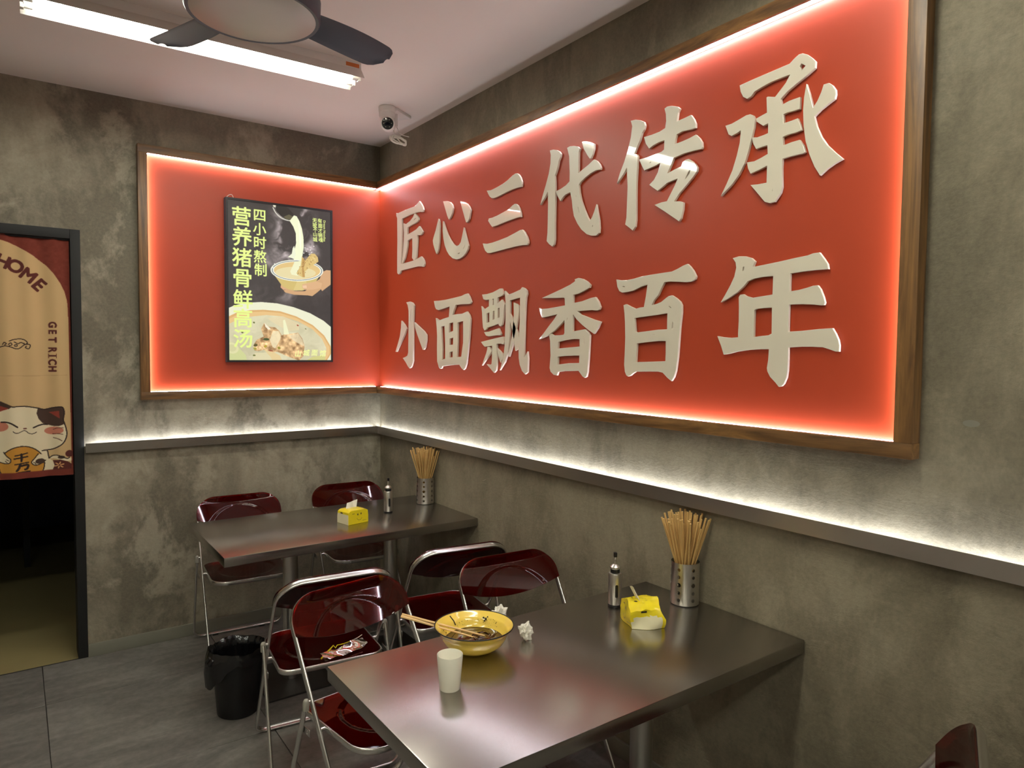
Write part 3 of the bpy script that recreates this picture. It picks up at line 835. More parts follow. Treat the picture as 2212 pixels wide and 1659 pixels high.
# big soup pot
S.poly(c5([(100, 262), (140, 245), (300, 170), (500, 120), (800, 105), (1100, 130), (1400, 200), (1700, 310), (1950, 450), (2115, 590), (2160, 640), (2160, 1260), (100, 1260)]), (232, 234, 206))
S.poly(c5([(100, 420), (140, 400), (350, 300), (600, 255), (850, 248), (1150, 275), (1450, 370), (1750, 530), (1960, 720), (2080, 920), (2090, 1050), (1960, 1260), (100, 1260)]), (216, 172, 108))
S.poly(c5([(100, 470), (350, 345), (600, 292), (850, 280), (1150, 306), (1450, 400), (1740, 555), (1945, 745), (2055, 930), (2060, 1050), (1940, 1260), (100, 1260)]), (228, 192, 132))
S.poly(c5([(100, 560), (140, 540), (350, 440), (600, 375), (900, 345), (1200, 370), (1500, 470), (1750, 610), (1920, 780), (2000, 950), (1990, 1080), (1940, 1260), (100, 1260)]), (212, 207, 172))
rr = S.mask(c5([(140, 540), (350, 440), (600, 375), (900, 345), (1200, 370), (1500, 470), (1750, 610), (1920, 780), (2000, 950), (1990, 1080), (1940, 1260), (140, 1260)]))
S.img[rr[1]][rr[0]] += ((f1[rr[1]][rr[0]] - 0.5) * 70)[:, None]
S.poly(c5([(920, 400), (1200, 365), (1500, 500), (1500, 620), (1300, 640), (1000, 470)]), (228, 212, 168), 0.7)
S.poly(c5([(140, 820), (250, 840), (380, 930), (520, 1080), (560, 1260), (100, 1260), (100, 820)]), (206, 212, 150))
S.ell(c5([(260, 950)])[0], 0.040, 0.032, (222, 220, 170), -0.3); S.ell(c5([(260, 950)])[0], 0.026, 0.02, (210, 208, 158), -0.3)
S.poly(c5([(690, 1040), (900, 1035), (1000, 1100), (1020, 1260), (600, 1260)]), (222, 214, 172))
S.poly(c5([(850, 980), (1000, 1010), (1150, 1090), (1220, 1260), (1050, 1260), (980, 1120)]), (226, 204, 150))
S.poly(c5([(1600, 1200), (1750, 1110), (1980, 1080), (1980, 1260), (1560, 1260)]), (206, 204, 132))
meat = [(660, 900), (720, 800), (850, 740), (800, 600), (860, 485), (950, 560), (1060, 570), (1130, 630), (1180, 720), (1220, 700), (1350, 690), (1480, 670), (1560, 780), (1600, 920), (1580, 1100), (1500, 1180), (1300, 1110), (1100, 1020), (1000, 1030), (860, 980), (760, 1010), (680, 1000)]
S.poly(c5(meat), (206, 168, 118))
rr = S.mask(c5(meat)); fm = S.fbm(26, 4, 21)
S.img[rr[1]][rr[0]] += ((fm[rr[1]][rr[0]] - 0.5) * 230)[:, None] * np.array((1, 0.95, 0.8))
S.poly(c5([(1020, 640), (1120, 640), (1165, 720), (1150, 800), (1060, 960), (1010, 930), (960, 800)]), (236, 224, 184), 0.85)
S.poly(c5([(1300, 720), (1480, 680), (1560, 800), (1590, 920), (1400, 820)]), (232, 220, 184), 0.7)
S.poly(c5([(1205, 440), (1240, 430), (1320, 700), (1220, 705)]), (236, 238, 196))
S.poly(c5([(860, 485), (900, 520), (980, 600), (940, 620), (880, 560)]), (240, 234, 208))
for a, b, ra, rb, col in ((895, 790, 0.018, 0.008, (70, 84, 40)), (700, 900, 0.012, 0.008, (90, 82, 36)), (880, 920, 0.009, 0.007, (180, 160, 40)), (1130, 950, 0.010, 0.008, (150, 140, 50)), (690, 960, 0.01, 0.007, (170, 160, 60)),
                          (670, 482, 0.006, 0.005, (96, 104, 44)), (455, 662, 0.007, 0.005, (90, 98, 40)), (675, 1085, 0.008, 0.005, (110, 116, 56)), (1620, 600, 0.005, 0.003, (110, 110, 60)), (180, 780, 0.009, 0.003, (176, 60, 36)), (1475, 535, 0.007, 0.004, (160, 60, 36)), (980, 1000, 0.015, 0.003, (150, 60, 40))):
    S.ell(c5([(a, b)])[0], ra, rb, col, random.uniform(-0.5, 0.5), n=16)
# lettering
TXT = (228, 246, 142)
for ch, (u, v) in zip('营养猪骨鲜高汤', ((522, 467), (523, 511), (523, 556), (524, 601), (525, 646), (525, 687), (525, 731))):
    S.text(ch, c1_([(u, v)])[0], 0.116, TXT, bold=0.0021)
for ch, (u, v) in zip('四小时熬制', ((561, 465), (561, 495), (562, 524), (562, 554), (563, 583))):
    S.text(ch, c1_([(u, v)])[0], 0.078, TXT, bold=0.0014)
for ch, (u, v) in zip('无坡不山城', ((680, 476), (680, 486), (681, 496), (681, 506), (681, 517))):
    S.text(ch, c1_([(u, v)])[0], 0.030, TXT, bold=0.0007)
for ch, (u, v) in zip('有面才销魂', ((691, 477), (692, 488), (692, 498), (692, 508), (693, 518))):
    S.text(ch, c1_([(u, v)])[0], 0.030, TXT, bold=0.0007)
S.text('Dream Noodles', c1_([(701, 499)])[0], 0.020, TXT, bold=0.0005, ang=-math.pi / 2)
for ch, (u, v) in zip('山城面馆', ((644, 764), (662, 762), (680, 762), (698, 763))):
    S.text(ch, c1_([(u, v)])[0], 0.042, (238, 246, 160), bold=0.001, shear=0.15)

M['poster'] = vcol('poster_print', 0.5, POSTER_LIGHT)
poster = empty('poster_lightbox', ((px0 + px1) / 2, -PT, pz0), label='backlit vertical poster of a noodle soup bowl with yellow-green Chinese lettering', cat='poster')
pl = Vector(poster.location)
for nm, lo, hi in (('box_back', (px0, -0.046, pz0), (px1, -PT - 0.0005, pz1)),):
    wpart(nm, lo, hi, 'black_matt', poster, 0.002)
for lo, hi in (((px0, -0.055, pz0), (px0 + pm, -0.046, pz1)), ((px1 - pm, -0.055, pz0), (px1, -0.046, pz1)), ((px0 + pm, -0.055, pz0), (px1 - pm, -0.046, pz0 + pm)), ((px0 + pm, -0.055, pz1 - pm), (px1 - pm, -0.046, pz1))):
    wpart('bezel', lo, hi, 'black', poster)
link('picture', S.mesh(lambda a, b: (a - pl.x, np.full_like(a, -0.0505) - pl.y, b - pl.z)), 'poster', poster, label='glowing soup picture with yellow-green characters')
hk = at(500, 424, 1, -0.03)
link('hanging_wire', tube(spline([Vector((hk.x - 0.03, -0.03, pz1)) - pl, Vector((hk.x - 0.015, -0.03, pz1 + 0.016)) - pl, Vector((hk.x + 0.002, -0.03, pz1 + 0.02)) - pl, Vector((hk.x + 0.012, -0.03, pz1)) - pl], 6), 0.0016, 6), 'cable', poster)

# ================================================================== DOOR CURTAIN
CY = 0.018
cc = lambda ox, oy, sc: (lambda pts: [(p.x, p.z) for p in (at(ox + a / sc, oy + b / sc, 1, CY) for a, b in pts)])
k1 = cc(0, 500, 5.53); k2 = cc(0, 840, 7.54); kp = cc(0, 0, 1)
cb = at(165, 1024, 1, CY).z
CXR, CXL = DX1 - JW - 0.004, DX0 + JW + 0.004
CMID = (CXR + CXL) / 2
B_RED, TAN, INK = (112, 42, 26), (196, 164, 116), (34, 18, 14)
D = Print(CXL, CXR, cb, DZ - 0.045, 300, 440, B_RED, ss=2)
D.img += ((D.fbm(60, 2, 5) - 0.5) * 16)[..., None]
arch = k1([(-60, 88), (0, 98), (100, 130), (200, 175), (300, 230), (400, 290), (450, 330), (550, 405), (640, 505), (720, 620), (770, 720), (800, 830), (812, 950), (816, 1100), (822, 1300), (826, 1480)]) + k2([(1138, 60), (1145, 300), (1155, 600), (1162, 900), (1165, 1316)])
right = [p for p in arch]
left = [(2 * CMID - x, z) for x, z in reversed(arch)]
D.poly(right + left, TAN)
# lettering on the arch and down the side
WINE = (84, 30, 22)
for ch, (a, b), ang in (('H', (30, 355), -22), ('O', (185, 415), -29), ('M', (340, 525), -36), ('E', (470, 640), -45)):
    D.text(ch, k1([(a, b)])[0], 0.086, WINE, bold=0.0036, ang=math.radians(ang))
wx = lambda x: 2 * CMID - x
for ch, (a, b), ang in (('O', (30, 355), 22), ('G', (185, 415), 29)):
    p = k1([(a, b)])[0]; D.text(ch, (wx(p[0]) , p[1]), 0.086, WINE, bold=0.0036, ang=math.radians(ang))
for ch, v_ in zip('GETRICH', (701.6, 717.2, 734.2, 756.0, 768.8, 782.2, 796.8)):
    p_ = kp([(113.5, v_)])[0]
    D.text(ch, p_, 0.047, WINE, bold=0.0022, ang=-math.pi / 2, sx=0.92)
    if ch in 'ETRIH':           # slab serifs at the letter's head and foot
        for e_ in (-0.0165, 0.0165):
            D.poly([(p_[0] + e_ - 0.0016, p_[1] - 0.012), (p_[0] + e_ + 0.0016, p_[1] - 0.012), (p_[0] + e_ + 0.0016, p_[1] + 0.012), (p_[0] + e_ - 0.0016, p_[1] + 0.012)], WINE) if ch == 'I' else None
for pts in ([(-40, 1395), (40, 1370), (110, 1375), (190, 1402), (235, 1395), (290, 1355), (330, 1345)], [(110, 1310), (170, 1290), (245, 1283), (300, 1300), (325, 1330), (300, 1350), (285, 1335)], [(325, 1345), (362, 1358), (345, 1400), (305, 1388), (315, 1370)],
            [(170, 1320), (215, 1340), (250, 1325), (280, 1340)], [(100, 1350), (130, 1330), (140, 1355), (110, 1365)], [(170, 1360), (200, 1350), (205, 1370), (175, 1372)], [(30, 1350), (50, 1325), (75, 1340), (55, 1355)]):
    D.stroke(k1(pts), 0.0042, INK)
# lucky cat
CREAM = (218, 204, 170); DK = (66, 44, 32); PK = (190, 116, 92); RED2 = (136, 52, 36)
D.poly(k2([(-340, 360), (-100, 310), (200, 295), (400, 285), (600, 310), (720, 335), (870, 305), (1000, 293), (1035, 330), (1045, 400), (1030, 500), (1050, 560), (1075, 640), (1088, 720), (1075, 800), (1030, 880), (960, 935), (850, 985), (775, 1008), (790, 1130), (870, 1180), (892, 1250), (862, 1400), (-340, 1500)]), CREAM)
D.poly(k2([(615, 315), (720, 335), (870, 305), (1000, 293), (1035, 330), (1045, 400), (1030, 500), (1040, 575), (960, 605), (870, 605), (770, 585), (690, 555), (630, 490), (595, 400)]), DK)
D.poly(k2([(795, 380), (965, 355), (970, 482)]), RED2)
D.poly(k2([(-160, 170), (10, 205), (205, 285), (140, 330), (-160, 330)]), DK)
D.poly(k2([(-160, 270), (0, 280), (150, 320), (0, 372), (-160, 390)]), RED2)
D.ell(k2([(880, 680)])[0], 0.042, 0.020, PK); D.ell(k2([(0, 620)])[0], 0.034, 0.024, PK)
D.stroke(k2([(20, 545), (100, 545), (180, 565), (285, 625)]), 0.007, INK); D.stroke(k2([(545, 632), (620, 600), (700, 580), (770, 582)]), 0.007, INK)
D.ell(k2([(408, 647)])[0], 0.008, 0.0035, WINE)
D.stroke(k2([(212, 695), (260, 722), (310, 715), (400, 680), (470, 722), (530, 732), (598, 703)]), 0.0032, INK)
for w_ in ([(870, 660), (940, 635), (1030, 632)], [(860, 733), (940, 728), (1022, 738)], [(870, 795), (950, 815), (1010, 845)]): D.stroke(k2(w_), 0.0036, (90, 50, 34))
D.stroke(k2([(200, 295), (400, 285), (600, 310), (720, 335), (870, 305), (1000, 293), (1035, 330), (1045, 400), (1030, 500), (1050, 560), (1075, 640), (1088, 720), (1075, 800), (1030, 880), (960, 935), (850, 985), (690, 1008)]), 0.0055, INK)
D.poly(k2([(862, 1165), (1000, 1152), (1110, 1180), (1165, 1215), (1165, 1330), (850, 1345), (892, 1250)]), WINE); D.ell(k2([(1130, 1050)])[0], 0.018, 0.018, WINE)
for k in range(6):
    a = k * math.pi / 3 + 0.3
    p = k2([(968, 1240)])[0]; D.stroke([(p[0] + 0.006 * math.cos(a), p[1] + 0.006 * math.sin(a)), (p[0] + 0.02 * math.cos(a), p[1] + 0.016 * math.sin(a))], 0.005, (224, 170, 110))
D.poly(k2([(810, 1135), (850, 1100), (930, 1085), (1010, 1105), (1090, 1132), (1165, 1120), (1165, 1165), (1080, 1170), (980, 1150), (900, 1135)]), CREAM)
D.ell(k2([(1000, 1112)])[0], 0.016, 0.008, DK)
D.stroke(k2([(800, 1135), (850, 1095), (920, 1080), (1000, 1100), (1090, 1130), (1130, 1115)]), 0.005, INK); D.stroke(k2([(775, 1010), (800, 1130)]), 0.005, INK)
co_ = k2([(360, 1240)])[0]
D.ell(co_, 0.098, 0.098, INK); D.ell(co_, 0.093, 0.093, (190, 134, 44))
for st, w in (([(245, 1090), (350, 1070), (445, 1045)], 0.006), ([(230, 1140), (340, 1122), (450, 1102)], 0.007), ([(350, 1065), (350, 1175)], 0.010), ([(245, 1232), (350, 1215), (465, 1195)], 0.006), ([(330, 1225), (310, 1290), (275, 1335)], 0.011), ([(345, 1255), (455, 1235), (445, 1295), (410, 1310)], 0.010), ([(270, 1368), (380, 1352), (490, 1337)], 0.006)):
    D.stroke(k2(st), w, INK)
D.poly(k2([(640, 1060), (560, 1130), (515, 1190), (540, 1230), (590, 1242), (660, 1222), (745, 1165), (760, 1080)]), CREAM)
D.stroke(k2([(625, 1055), (565, 1130), (515, 1190), (540, 1230), (590, 1242), (660, 1222), (745, 1165)]), 0.0045, INK); D.ell(k2([(657, 1178)])[0], 0.021, 0.014, DK)
D.poly(k2([(40, 1040), (110, 1100), (175, 1150), (165, 1200), (100, 1222), (0, 1200), (-60, 1150), (-40, 1050)]), CREAM)
D.stroke(k2([(60, 1035), (110, 1100), (175, 1150), (165, 1200), (100, 1222), (0, 1200)]), 0.0045, INK)
for st in ([(105, 1155), (150, 1175)], [(85, 1180), (120, 1205)], [(545, 1190), (560, 1210)], [(570, 1200), (585, 1225)]): D.stroke(k2(st), 0.003, INK)
# hem along the bottom
D.poly([(CXL, cb), (CXR, cb), (CXR, cb + 0.032), (CXL, cb + 0.032)], B_RED)
D.stroke(kp([(-40, 811), (60, 812), (145, 810)]), 0.002, (170, 140, 96))

M['curtain'] = vcol('curtain_print', 0.9, sheen=0.2)


def drape(a, b):
    t = np.clip((DZ - 0.05 - b) / 1.2, 0, 1)
    y = CY + 0.010 * (0.4 + 0.6 * t) * np.sin((a - CXL) * 26 + b * 0.8) * np.clip((a - CMID) * (a - CMID) * 20 + 0.2, 0, 1) + 0.005 * np.sin(a * 61 + 1.3 * b)
    return a - CMID, y, b - cb


cur = empty('door_curtain', (CMID, 0, cb), label='tan and brown fabric curtain printed with a lucky cat, hung in the doorway', cat='curtain')
link('cloth', D.mesh(drape), 'curtain', cur, label='tan cloth with brown border and printed cat')
link('curtain_rod', tube([(CXL - CMID - 0.004, CY - 0.0, DZ - cb - 0.0525), (CXR - CMID + 0.004, CY, DZ - cb - 0.0525)], 0.007, 10), 'door_metal', cur)

# ================================================================== TABLES
T1, T2 = 0.770, 0.765


def table(name, x0, y0, y1, z, cols, label):
    root = empty(name, (x0 / 2, (y0 + y1) / 2, 0), label=label, cat='table')
    wpart('tabletop', (x0, y0, z - 0.042), (-0.003, y1, z), 'steel_x', root, 0.003)
    for cx, cy in cols:
        me = lathe_me([(0, 0.008), (0.037, 0.008), (0.037, z - 0.05), (0, z - 0.05)], 40)
        link('column', me, 'steel_z', root, loc=Vector((cx, cy, 0)) - root.location)
        link('flange', lathe_me([(0, z - 0.05), (0.08, z - 0.05), (0.08, z - 0.0422), (0, z - 0.0422)], 32), 'dark_steel', root, loc=Vector((cx, cy, 0)) - root.location)
        link('base_plate', box((-0.17, -0.2, 0.0005), (0.17, 0.2, 0.010), 0.002), 'dark_steel', root, loc=Vector((cx, cy, 0)) - root.location)
    return root


tf = table('table', -1.285, -1.215, -0.50, T1, ((-0.885, -0.85), (-0.335, -0.85)), 'stainless steel table in the corner under the noodle poster')
tn = table('table', -1.292, -3.095, -2.425, T2, ((-0.93, -2.76), (-0.36, -2.75)), 'stainless steel table with the yellow bowl, nearest the camera')

# ================================================================== FOLDING CHAIRS
CW = 0.452
TOP = Vector((0, -0.25, 0.80)); BOT = Vector((0, 0.25, 0.0125))
ax = (BOT - TOP); LEN = ax.length; ax.normalize()
XV = Vector((1, 0, 0))
NF = Vector((0, -ax.z, ax.y)).normalized()       # front side of the back frame
chair_meshes = {}


def A_(x, s): return TOP + XV * x + ax * s


chair_meshes['back_frame'] = sweep_planar([A_(x, s) for x, s in rrect(-CW / 2, CW / 2, 0, LEN, (0.10, 0.10, 0.045, 0.045), 8)], NF, oval(0.0055, 0.0125, 12), True)
PIV = A_(0, LEN * (0.80 - 0.515) / 0.7875)
BX = CW / 2 + 0.019
RB = Vector((0, -0.25, 0.0125))
bx = (RB - PIV); BL = bx.length; bx.normalize()
bp = [(-BX, 0.0), (-BX, BL * 0.5)]
leg_pts = [(-BX, 0.0), (-BX, BL - 0.05)]
for k in range(1, 9):
    a = math.radians(180 - 90 * k / 8); leg_pts.append((-BX + 0.05 + 0.05 * math.cos(a), BL - 0.05 + 0.05 * math.sin(a)))
leg_pts += [(-x, s) for x, s in reversed(leg_pts)]
chair_meshes['rear_frame'] = sweep_planar([PIV + XV * x + bx * s for x, s in leg_pts], XV.cross(bx), oval(0.0065, 0.0105, 12), False)
chair_meshes['leg_cap'] = fin(lathe([(0, 0.014), (0.006, 0.012), (0.0095, 0.006), (0.0105, 0.0), (0.0105, -0.024), (0, -0.024)], 16), smooth=50)

SY0, SY1, SZ, SW = -0.185, 0.215, 0.437, 0.404
chair_meshes['seat_frame'] = sweep_planar([(x, y, SZ) for x, y in rrect(-SW / 2, SW / 2, SY0, SY1, (0.05, 0.05, 0.09, 0.09), 8)], (0, 0, 1), oval(0.0045, 0.0105, 12), True)


def sheet(inside_x, lo, hi, place, nx=64, ny=44, th=0.004):
    """acrylic sheet from a grid whose rows run lo(x)..hi(x)"""
    bm = bmesh.new(); rows = []
    for i in range(nx + 1):
        x = -inside_x + 2 * inside_x * (0.5 - 0.5 * math.cos(math.pi * i / nx))
        a, b = lo(x), hi(x)
        rows.append([bm.verts.new(place(x, a + (b - a) * j / ny)) for j in range(ny + 1)])
    for A, B in zip(rows, rows[1:]):
        for j in range(ny): bm.faces.new((A[j], A[j + 1], B[j + 1], B[j]))
    bmesh.ops.remove_doubles(bm, verts=list(bm.verts), dist=1e-5)
    bmesh.ops.recalc_face_normals(bm, faces=list(bm.faces))
    bmesh.ops.solidify(bm, geom=list(bm.faces), thickness=th)
    return fin(bm, smooth=30)


def corner(x, half, r):
    d = max(0.0, abs(x) - (half - r)); return r - math.sqrt(max(0.0, r * r - d * d))


def step(d, r, w=0.0035): return max(0.0, min(1.0, (r - d) / w + 0.5))


hb = CW / 2 + 0.0045


def back_place(x, s):
    q = 1 - (x / hb) ** 2
    off = -0.024 * q - 0.0030 * step(math.hypot(x, s - 0.225), 0.178)
    return A_(x, s) + NF * (off * min(1.0, max(0.0, s + 0.005) / 0.035) + 0.0150)


chair_meshes['backrest'] = sheet(hb, lambda x: -0.0045 + corner(x, hb, 0.104), lambda x: 0.130 + 0.034 * (1 - (x / hb) ** 2), back_place, 72, 40)
hs = SW / 2 - 0.0035


def seat_place(x, y):
    q = max(0, 1 - (x / hs) ** 2)
    return Vector((x, y, SZ + 0.010 - 0.007 * q * (1 - ((y - 0.015) / 0.2) ** 2) - 0.003 * step(math.hypot(x, y - 0.01), 0.145)))


chair_meshes['seat'] = sheet(hs, lambda x: SY0 + 0.003 + corner(x, hs, 0.048), lambda x: SY1 - 0.003 - corner(x, hs, 0.088), seat_place)
s_seat = LEN * (0.80 - SZ) / 0.7875
pa = A_(0, s_seat)
chair_meshes['pivot_bolt'] = tube([(-0.012, 0, 0), (0.012, 0, 0)], 0.0065, 12)
tB = (PIV.z - 0.40) / (PIV.z - RB.z)
pb = PIV + (RB - PIV) * tB
chair_meshes['bracket'] = box((-0.0015, -0.004, -0.012), (0.0015, 0.05, 0.012), 0.001, seg=1)
chair_meshes['foot_pad'] = box((-0.016, -0.009, -0.0125), (0.016, 0.009, -0.003), 0.002, seg=1)

CMAT = {'back_frame': 'chrome', 'rear_frame': 'chrome', 'leg_cap': 'cap', 'seat_frame': 'chrome', 'backrest': 'acrylic', 'seat': 'acrylic', 'pivot_bolt': 'chrome', 'bracket': 'chrome', 'foot_pad': 'black'}
for k, me in chair_meshes.items():
    me.materials.append(M[CMAT[k]])


def make_chair(loc, rz, label):
    t = empty('folding_chair', loc, rz, label=label, cat='chair', group='red clear folding chairs')
    for k in ('back_frame', 'rear_frame', 'seat_frame'):
        link(k, chair_meshes[k], None, t)
    link('backrest', chair_meshes['backrest'], None, t, label='see-through dark red backrest')
    link('seat', chair_meshes['seat'], None, t, label='see-through dark red seat')
    for s in (-1, 1):
        link('leg_cap', chair_meshes['leg_cap'], None, t, loc=PIV + XV * (s * BX))
        link('pivot_bolt', chair_meshes['pivot_bolt'], None, t, loc=PIV + XV * (s * (CW / 2 + 0.010)))
        link('pivot_bolt', chair_meshes['pivot_bolt'], None, t, loc=Vector((s * (CW / 2 - 0.008), pa.y, pa.z)))
        link('bracket', chair_meshes['bracket'], None, t, loc=Vector((s * (BX - 0.009), pb.y, pb.z + 0.012)))
        link('foot_pad', chair_meshes['foot_pad'], None, t, loc=Vector((s * 0.13, 0.25, 0.0125)))
        link('foot_pad', chair_meshes['foot_pad'], None, t, loc=Vector((s * 0.13, -0.25, 0.0125)))
    return t


def chair_at(cx, cy, ang, label):
    """cx,cy: middle of the top of the back; ang: facing direction in degrees, 90 = towards the back wall"""
    a = math.radians(ang)
    f = Vector((math.cos(a), math.sin(a)))
    return make_chair((cx + f.x * 0.25, cy + f.y * 0.25, 0), a - math.pi / 2, label)


chair_at(-0.945, -0.085, -94, 'red clear folding chair against the back wall, at the free end of the corner table')
chair_at(-0.285, -0.085, -94, 'red clear folding chair against the back wall, behind the far tissue pack')
c1l = chair_at(-1.008, -1.800, 84, 'red clear folding chair drawn up to the corner table, next to the black bin')
chair_at(-0.415, -1.745, 82, 'red clear folding chair drawn up to the corner table, next to the right wall')
chair_at(-1.030, -1.905, -82, 'red clear folding chair facing the camera at the left end of the near table')
chair_at(-0.335, -1.925, -95, 'red clear folding chair behind the yellow bowl, beside the right wall')
chair_at(-0.352, -3.712, 112, 'red clear folding chair cut off at the bottom right of the photo')

# ================================================================== CEILING LIGHTS
def batten(c, rz, label, length=1.27):
    root = empty('ceiling_light', (c[0], c[1], H), rz, label=label, cat='lamp', group='twin tube ceiling lights')
    hl = length / 2
    prof = [(-0.048, 0.0), (-0.05, -0.035), (-0.090, -0.085), (-0.087, -0.085), (-0.046, -0.037), (0.046, -0.037), (0.087, -0.085), (0.090, -0.085), (0.05, -0.035), (0.048, 0.0)]
    bm = bmesh.new(); ring = [[bm.verts.new((x, y, z)) for y, z in prof] for x in (-hl, hl)]
    K = len(prof)
    for k in range(K): bm.faces.new((ring[0][k], ring[0][(k + 1) % K], ring[1][(k + 1) % K], ring[1][k]))
    for r_ in ring: bm.faces.new(r_)
    link('reflector', fin(bm), 'white_paint', root)
    for y in (-0.034, 0.034):
        z = -0.068
        tb = link('tube', tube([(-hl + 0.04, y, z), (hl - 0.04, y, z)], 0.014, 16), 'tube', root, label='lit fluorescent tube')
        for s in (-1, 1):
            link('tube_cap', tube([(s * (hl - 0.04), y, z), (s * (hl - 0.012), y, z)], 0.0145, 14), 'white', tb)
        for s in (-1, 1):
            part_box('lampholder', (s * (hl - 0.006) - 0.006, y - 0.012, -0.085), (s * (hl - 0.006) + 0.006, y + 0.012, -0.0375), 'white', root, 0.002)
    link('sticker', mesh_vf([(hl - 0.075, -0.0506, -0.030), (hl - 0.01, -0.0506, -0.030), (hl - 0.01, -0.0500, -0.012), (hl - 0.075, -0.0500, -0.012)], [(0, 1, 2, 3)]), 'sticker', root, label='small orange label')
    return root


pR = (at(787, 171, 2, 2.915) + at(757, 193, 2, 2.915)) / 2
pL = at(42, 28, 2, 2.915) + Vector((0, -0.085, 0))
d = pR - pL
batten(((pR + pL) / 2)[:2], math.atan2(d.y, d.x), 'lit twin tube ceiling light partly hidden by the fan', d.xy.length)
batten((-1.02, -3.22), math.atan2(d.y, d.x), 'lit twin tube ceiling light above the near table, out of view', d.xy.length)
batten((-1.25, -5.0), math.atan2(d.y, d.x), 'unseen twin tube ceiling light added behind the camera on the right', d.xy.length)  # unseen, assumed further row, added for light from the front
batten((-3.1, -3.3), math.atan2(d.y, d.x), 'unseen twin tube ceiling light added left of the camera as fill', d.xy.length)  # unseen, added to fill surfaces that face the camera side
batten((-3.1, -5.2), math.atan2(d.y, d.x), 'unseen twin tube ceiling light added behind the camera on the left as fill', d.xy.length)  # unseen fill as well, added to brighten upright faces from the front

# ================================================================== CEILING FAN WITH LAMP
FZ = 2.64
fan = empty('ceiling_fan', (-1.398, -2.132, FZ), label='dark navy ceiling fan with a round unlit lamp in its centre', cat='fan')
link('lamp_housing', lathe_me([(0.170, 0.002), (0.186, 0.0), (0.190, 0.006), (0.192, 0.06), (0.18, 0.075), (0.0, 0.075)], 64), 'navy', fan)
link('lamp_cover', lathe_me([(0.0, -0.004), (0.10, -0.003), (0.176, 0.001), (0.182, 0.004), (0.0, 0.006)], 64), 'diffuser', fan, label='round cream lamp cover')
link('motor_housing', lathe_me([(0.0, 0.075), (0.13, 0.075), (0.15, 0.09), (0.15, 0.13), (0.12, 0.155), (0.05, 0.165), (0.0, 0.165)], 48), 'navy', fan)
link('downrod', lathe_me([(0.0, 0.16), (0.014, 0.16), (0.014, H - FZ - 0.05), (0.0, H - FZ - 0.05)], 20), 'navy', fan)
link('ceiling_cup', lathe_me([(0.0, H - FZ - 0.06), (0.03, H - FZ - 0.06), (0.062, H - FZ - 0.02), (0.065, H - FZ - 0.0005), (0.0, H - FZ - 0.0005)], 32), 'navy', fan)


def blade_mesh():
    bm = bmesh.new()
    rows = []
    N = 22
    for i in range(N + 1):
        t = i / N
        r = 0.13 + 0.40 * t
        w = 0.052 + 0.028 * math.sin(min(1.0, t * 1.25) * math.pi / 2) - 0.012 * t
        if t > 0.86:
            w *= math.sqrt(max(0.05, 1 - ((t - 0.86) / 0.14) ** 2))
        off = -0.012 * math.sin(t * math.pi * 0.9) + 0.012 * t
        row = []
        for j in range(7):
            s = -1 + 2 * j / 6
            pitch = math.radians(13 - 5 * t)
            y = off + s * w
            z = -math.sin(pitch) * s * w + 0.006 * (1 - s * s) - 0.004
            row.append(bm.verts.new((r, y, z)))
        rows.append(row)
    for A, B in zip(rows, rows[1:]):
        for j in range(6): bm.faces.new((A[j], A[j + 1], B[j + 1], B[j]))
    bmesh.ops.solidify(bm, geom=list(bm.faces), thickness=0.006)
    return fin(bm, smooth=45)


bl = blade_mesh(); bl.materials.append(M['navy'])
for ang in (17, 107, 197, 287):
    o = link('blade', bl, None, fan, loc=(0, 0, 0.052)); o.rotation_euler = (0, 0, math.radians(ang))

# ================================================================== SECURITY CAMERA
cpos = Vector((-0.292, -0.715, H))
cc_ = empty('security_camera', cpos, label='white dome security camera on the ceiling near the corner', cat='camera')
link('base', lathe_me([(0.0, -0.0005), (0.045, -0.0005), (0.047, -0.006), (0.046, -0.03), (0.044, -0.032), (0.044, -0.05), (0.036, -0.062), (0.0, -0.062)], 40), 'white', cc_)
head_c = Vector((0.006, -0.004, -0.092))
hd = bmesh.new()
bmesh.ops.create_uvsphere(hd, u_segments=32, v_segments=20, radius=0.042)
bmesh.ops.translate(hd, verts=list(hd.verts), vec=head_c)
ho = link('head', fin(hd, smooth=60), 'white', cc_)
ld = Vector((-0.52, -0.83, -0.20)).normalized()
rot = ld.to_track_quat('Z', 'Y').to_matrix().to_4x4()
for nm, prof, mt in (('bezel', [(0.0, 0.0), (0.038, 0.0), (0.038, 0.008), (0.0325, 0.0105), (0.0325, 0.008), (0.0, 0.008)], 'white'), ('lens_window', [(0.0, 0.0082), (0.032, 0.0082), (0.031, 0.0098), (0.0, 0.0125)], 'lens')):
    me = lathe_me(prof, 36); me.transform(Matrix.Translation(head_c + ld * 0.031) @ rot)
    link(nm, me, mt, cc_ if nm == 'bezel' else ho)
for k in range(6):
    a = k * math.pi / 3
    me = lathe_me([(0.0, 0.0), (0.0035, 0.0), (0.0025, 0.002), (0.0, 0.0025)], 10)
    me.transform(Matrix.Translation(head_c + ld * 0.031) @ rot @ Matrix.Translation((0.021 * math.cos(a), 0.021 * math.sin(a), 0.0092)))
    link('infrared_led', me, 'cap', ho)
me = box((-0.005, -0.05, -0.016), (0.145, 0.05, -0.0005), 0.004)
me.transform(Matrix.Rotation(math.radians(32), 4, 'Z') @ Matrix.Translation((0.03, 0, 0)))
link('mount_plate', me, 'white', cc_)
part_box('plug', (0.055, 0.02, -0.085), (0.075, 0.035, -0.016), 'white', cc_, 0.002)
coilc = at(861, 303, 1, -0.69) - cpos
pts = []
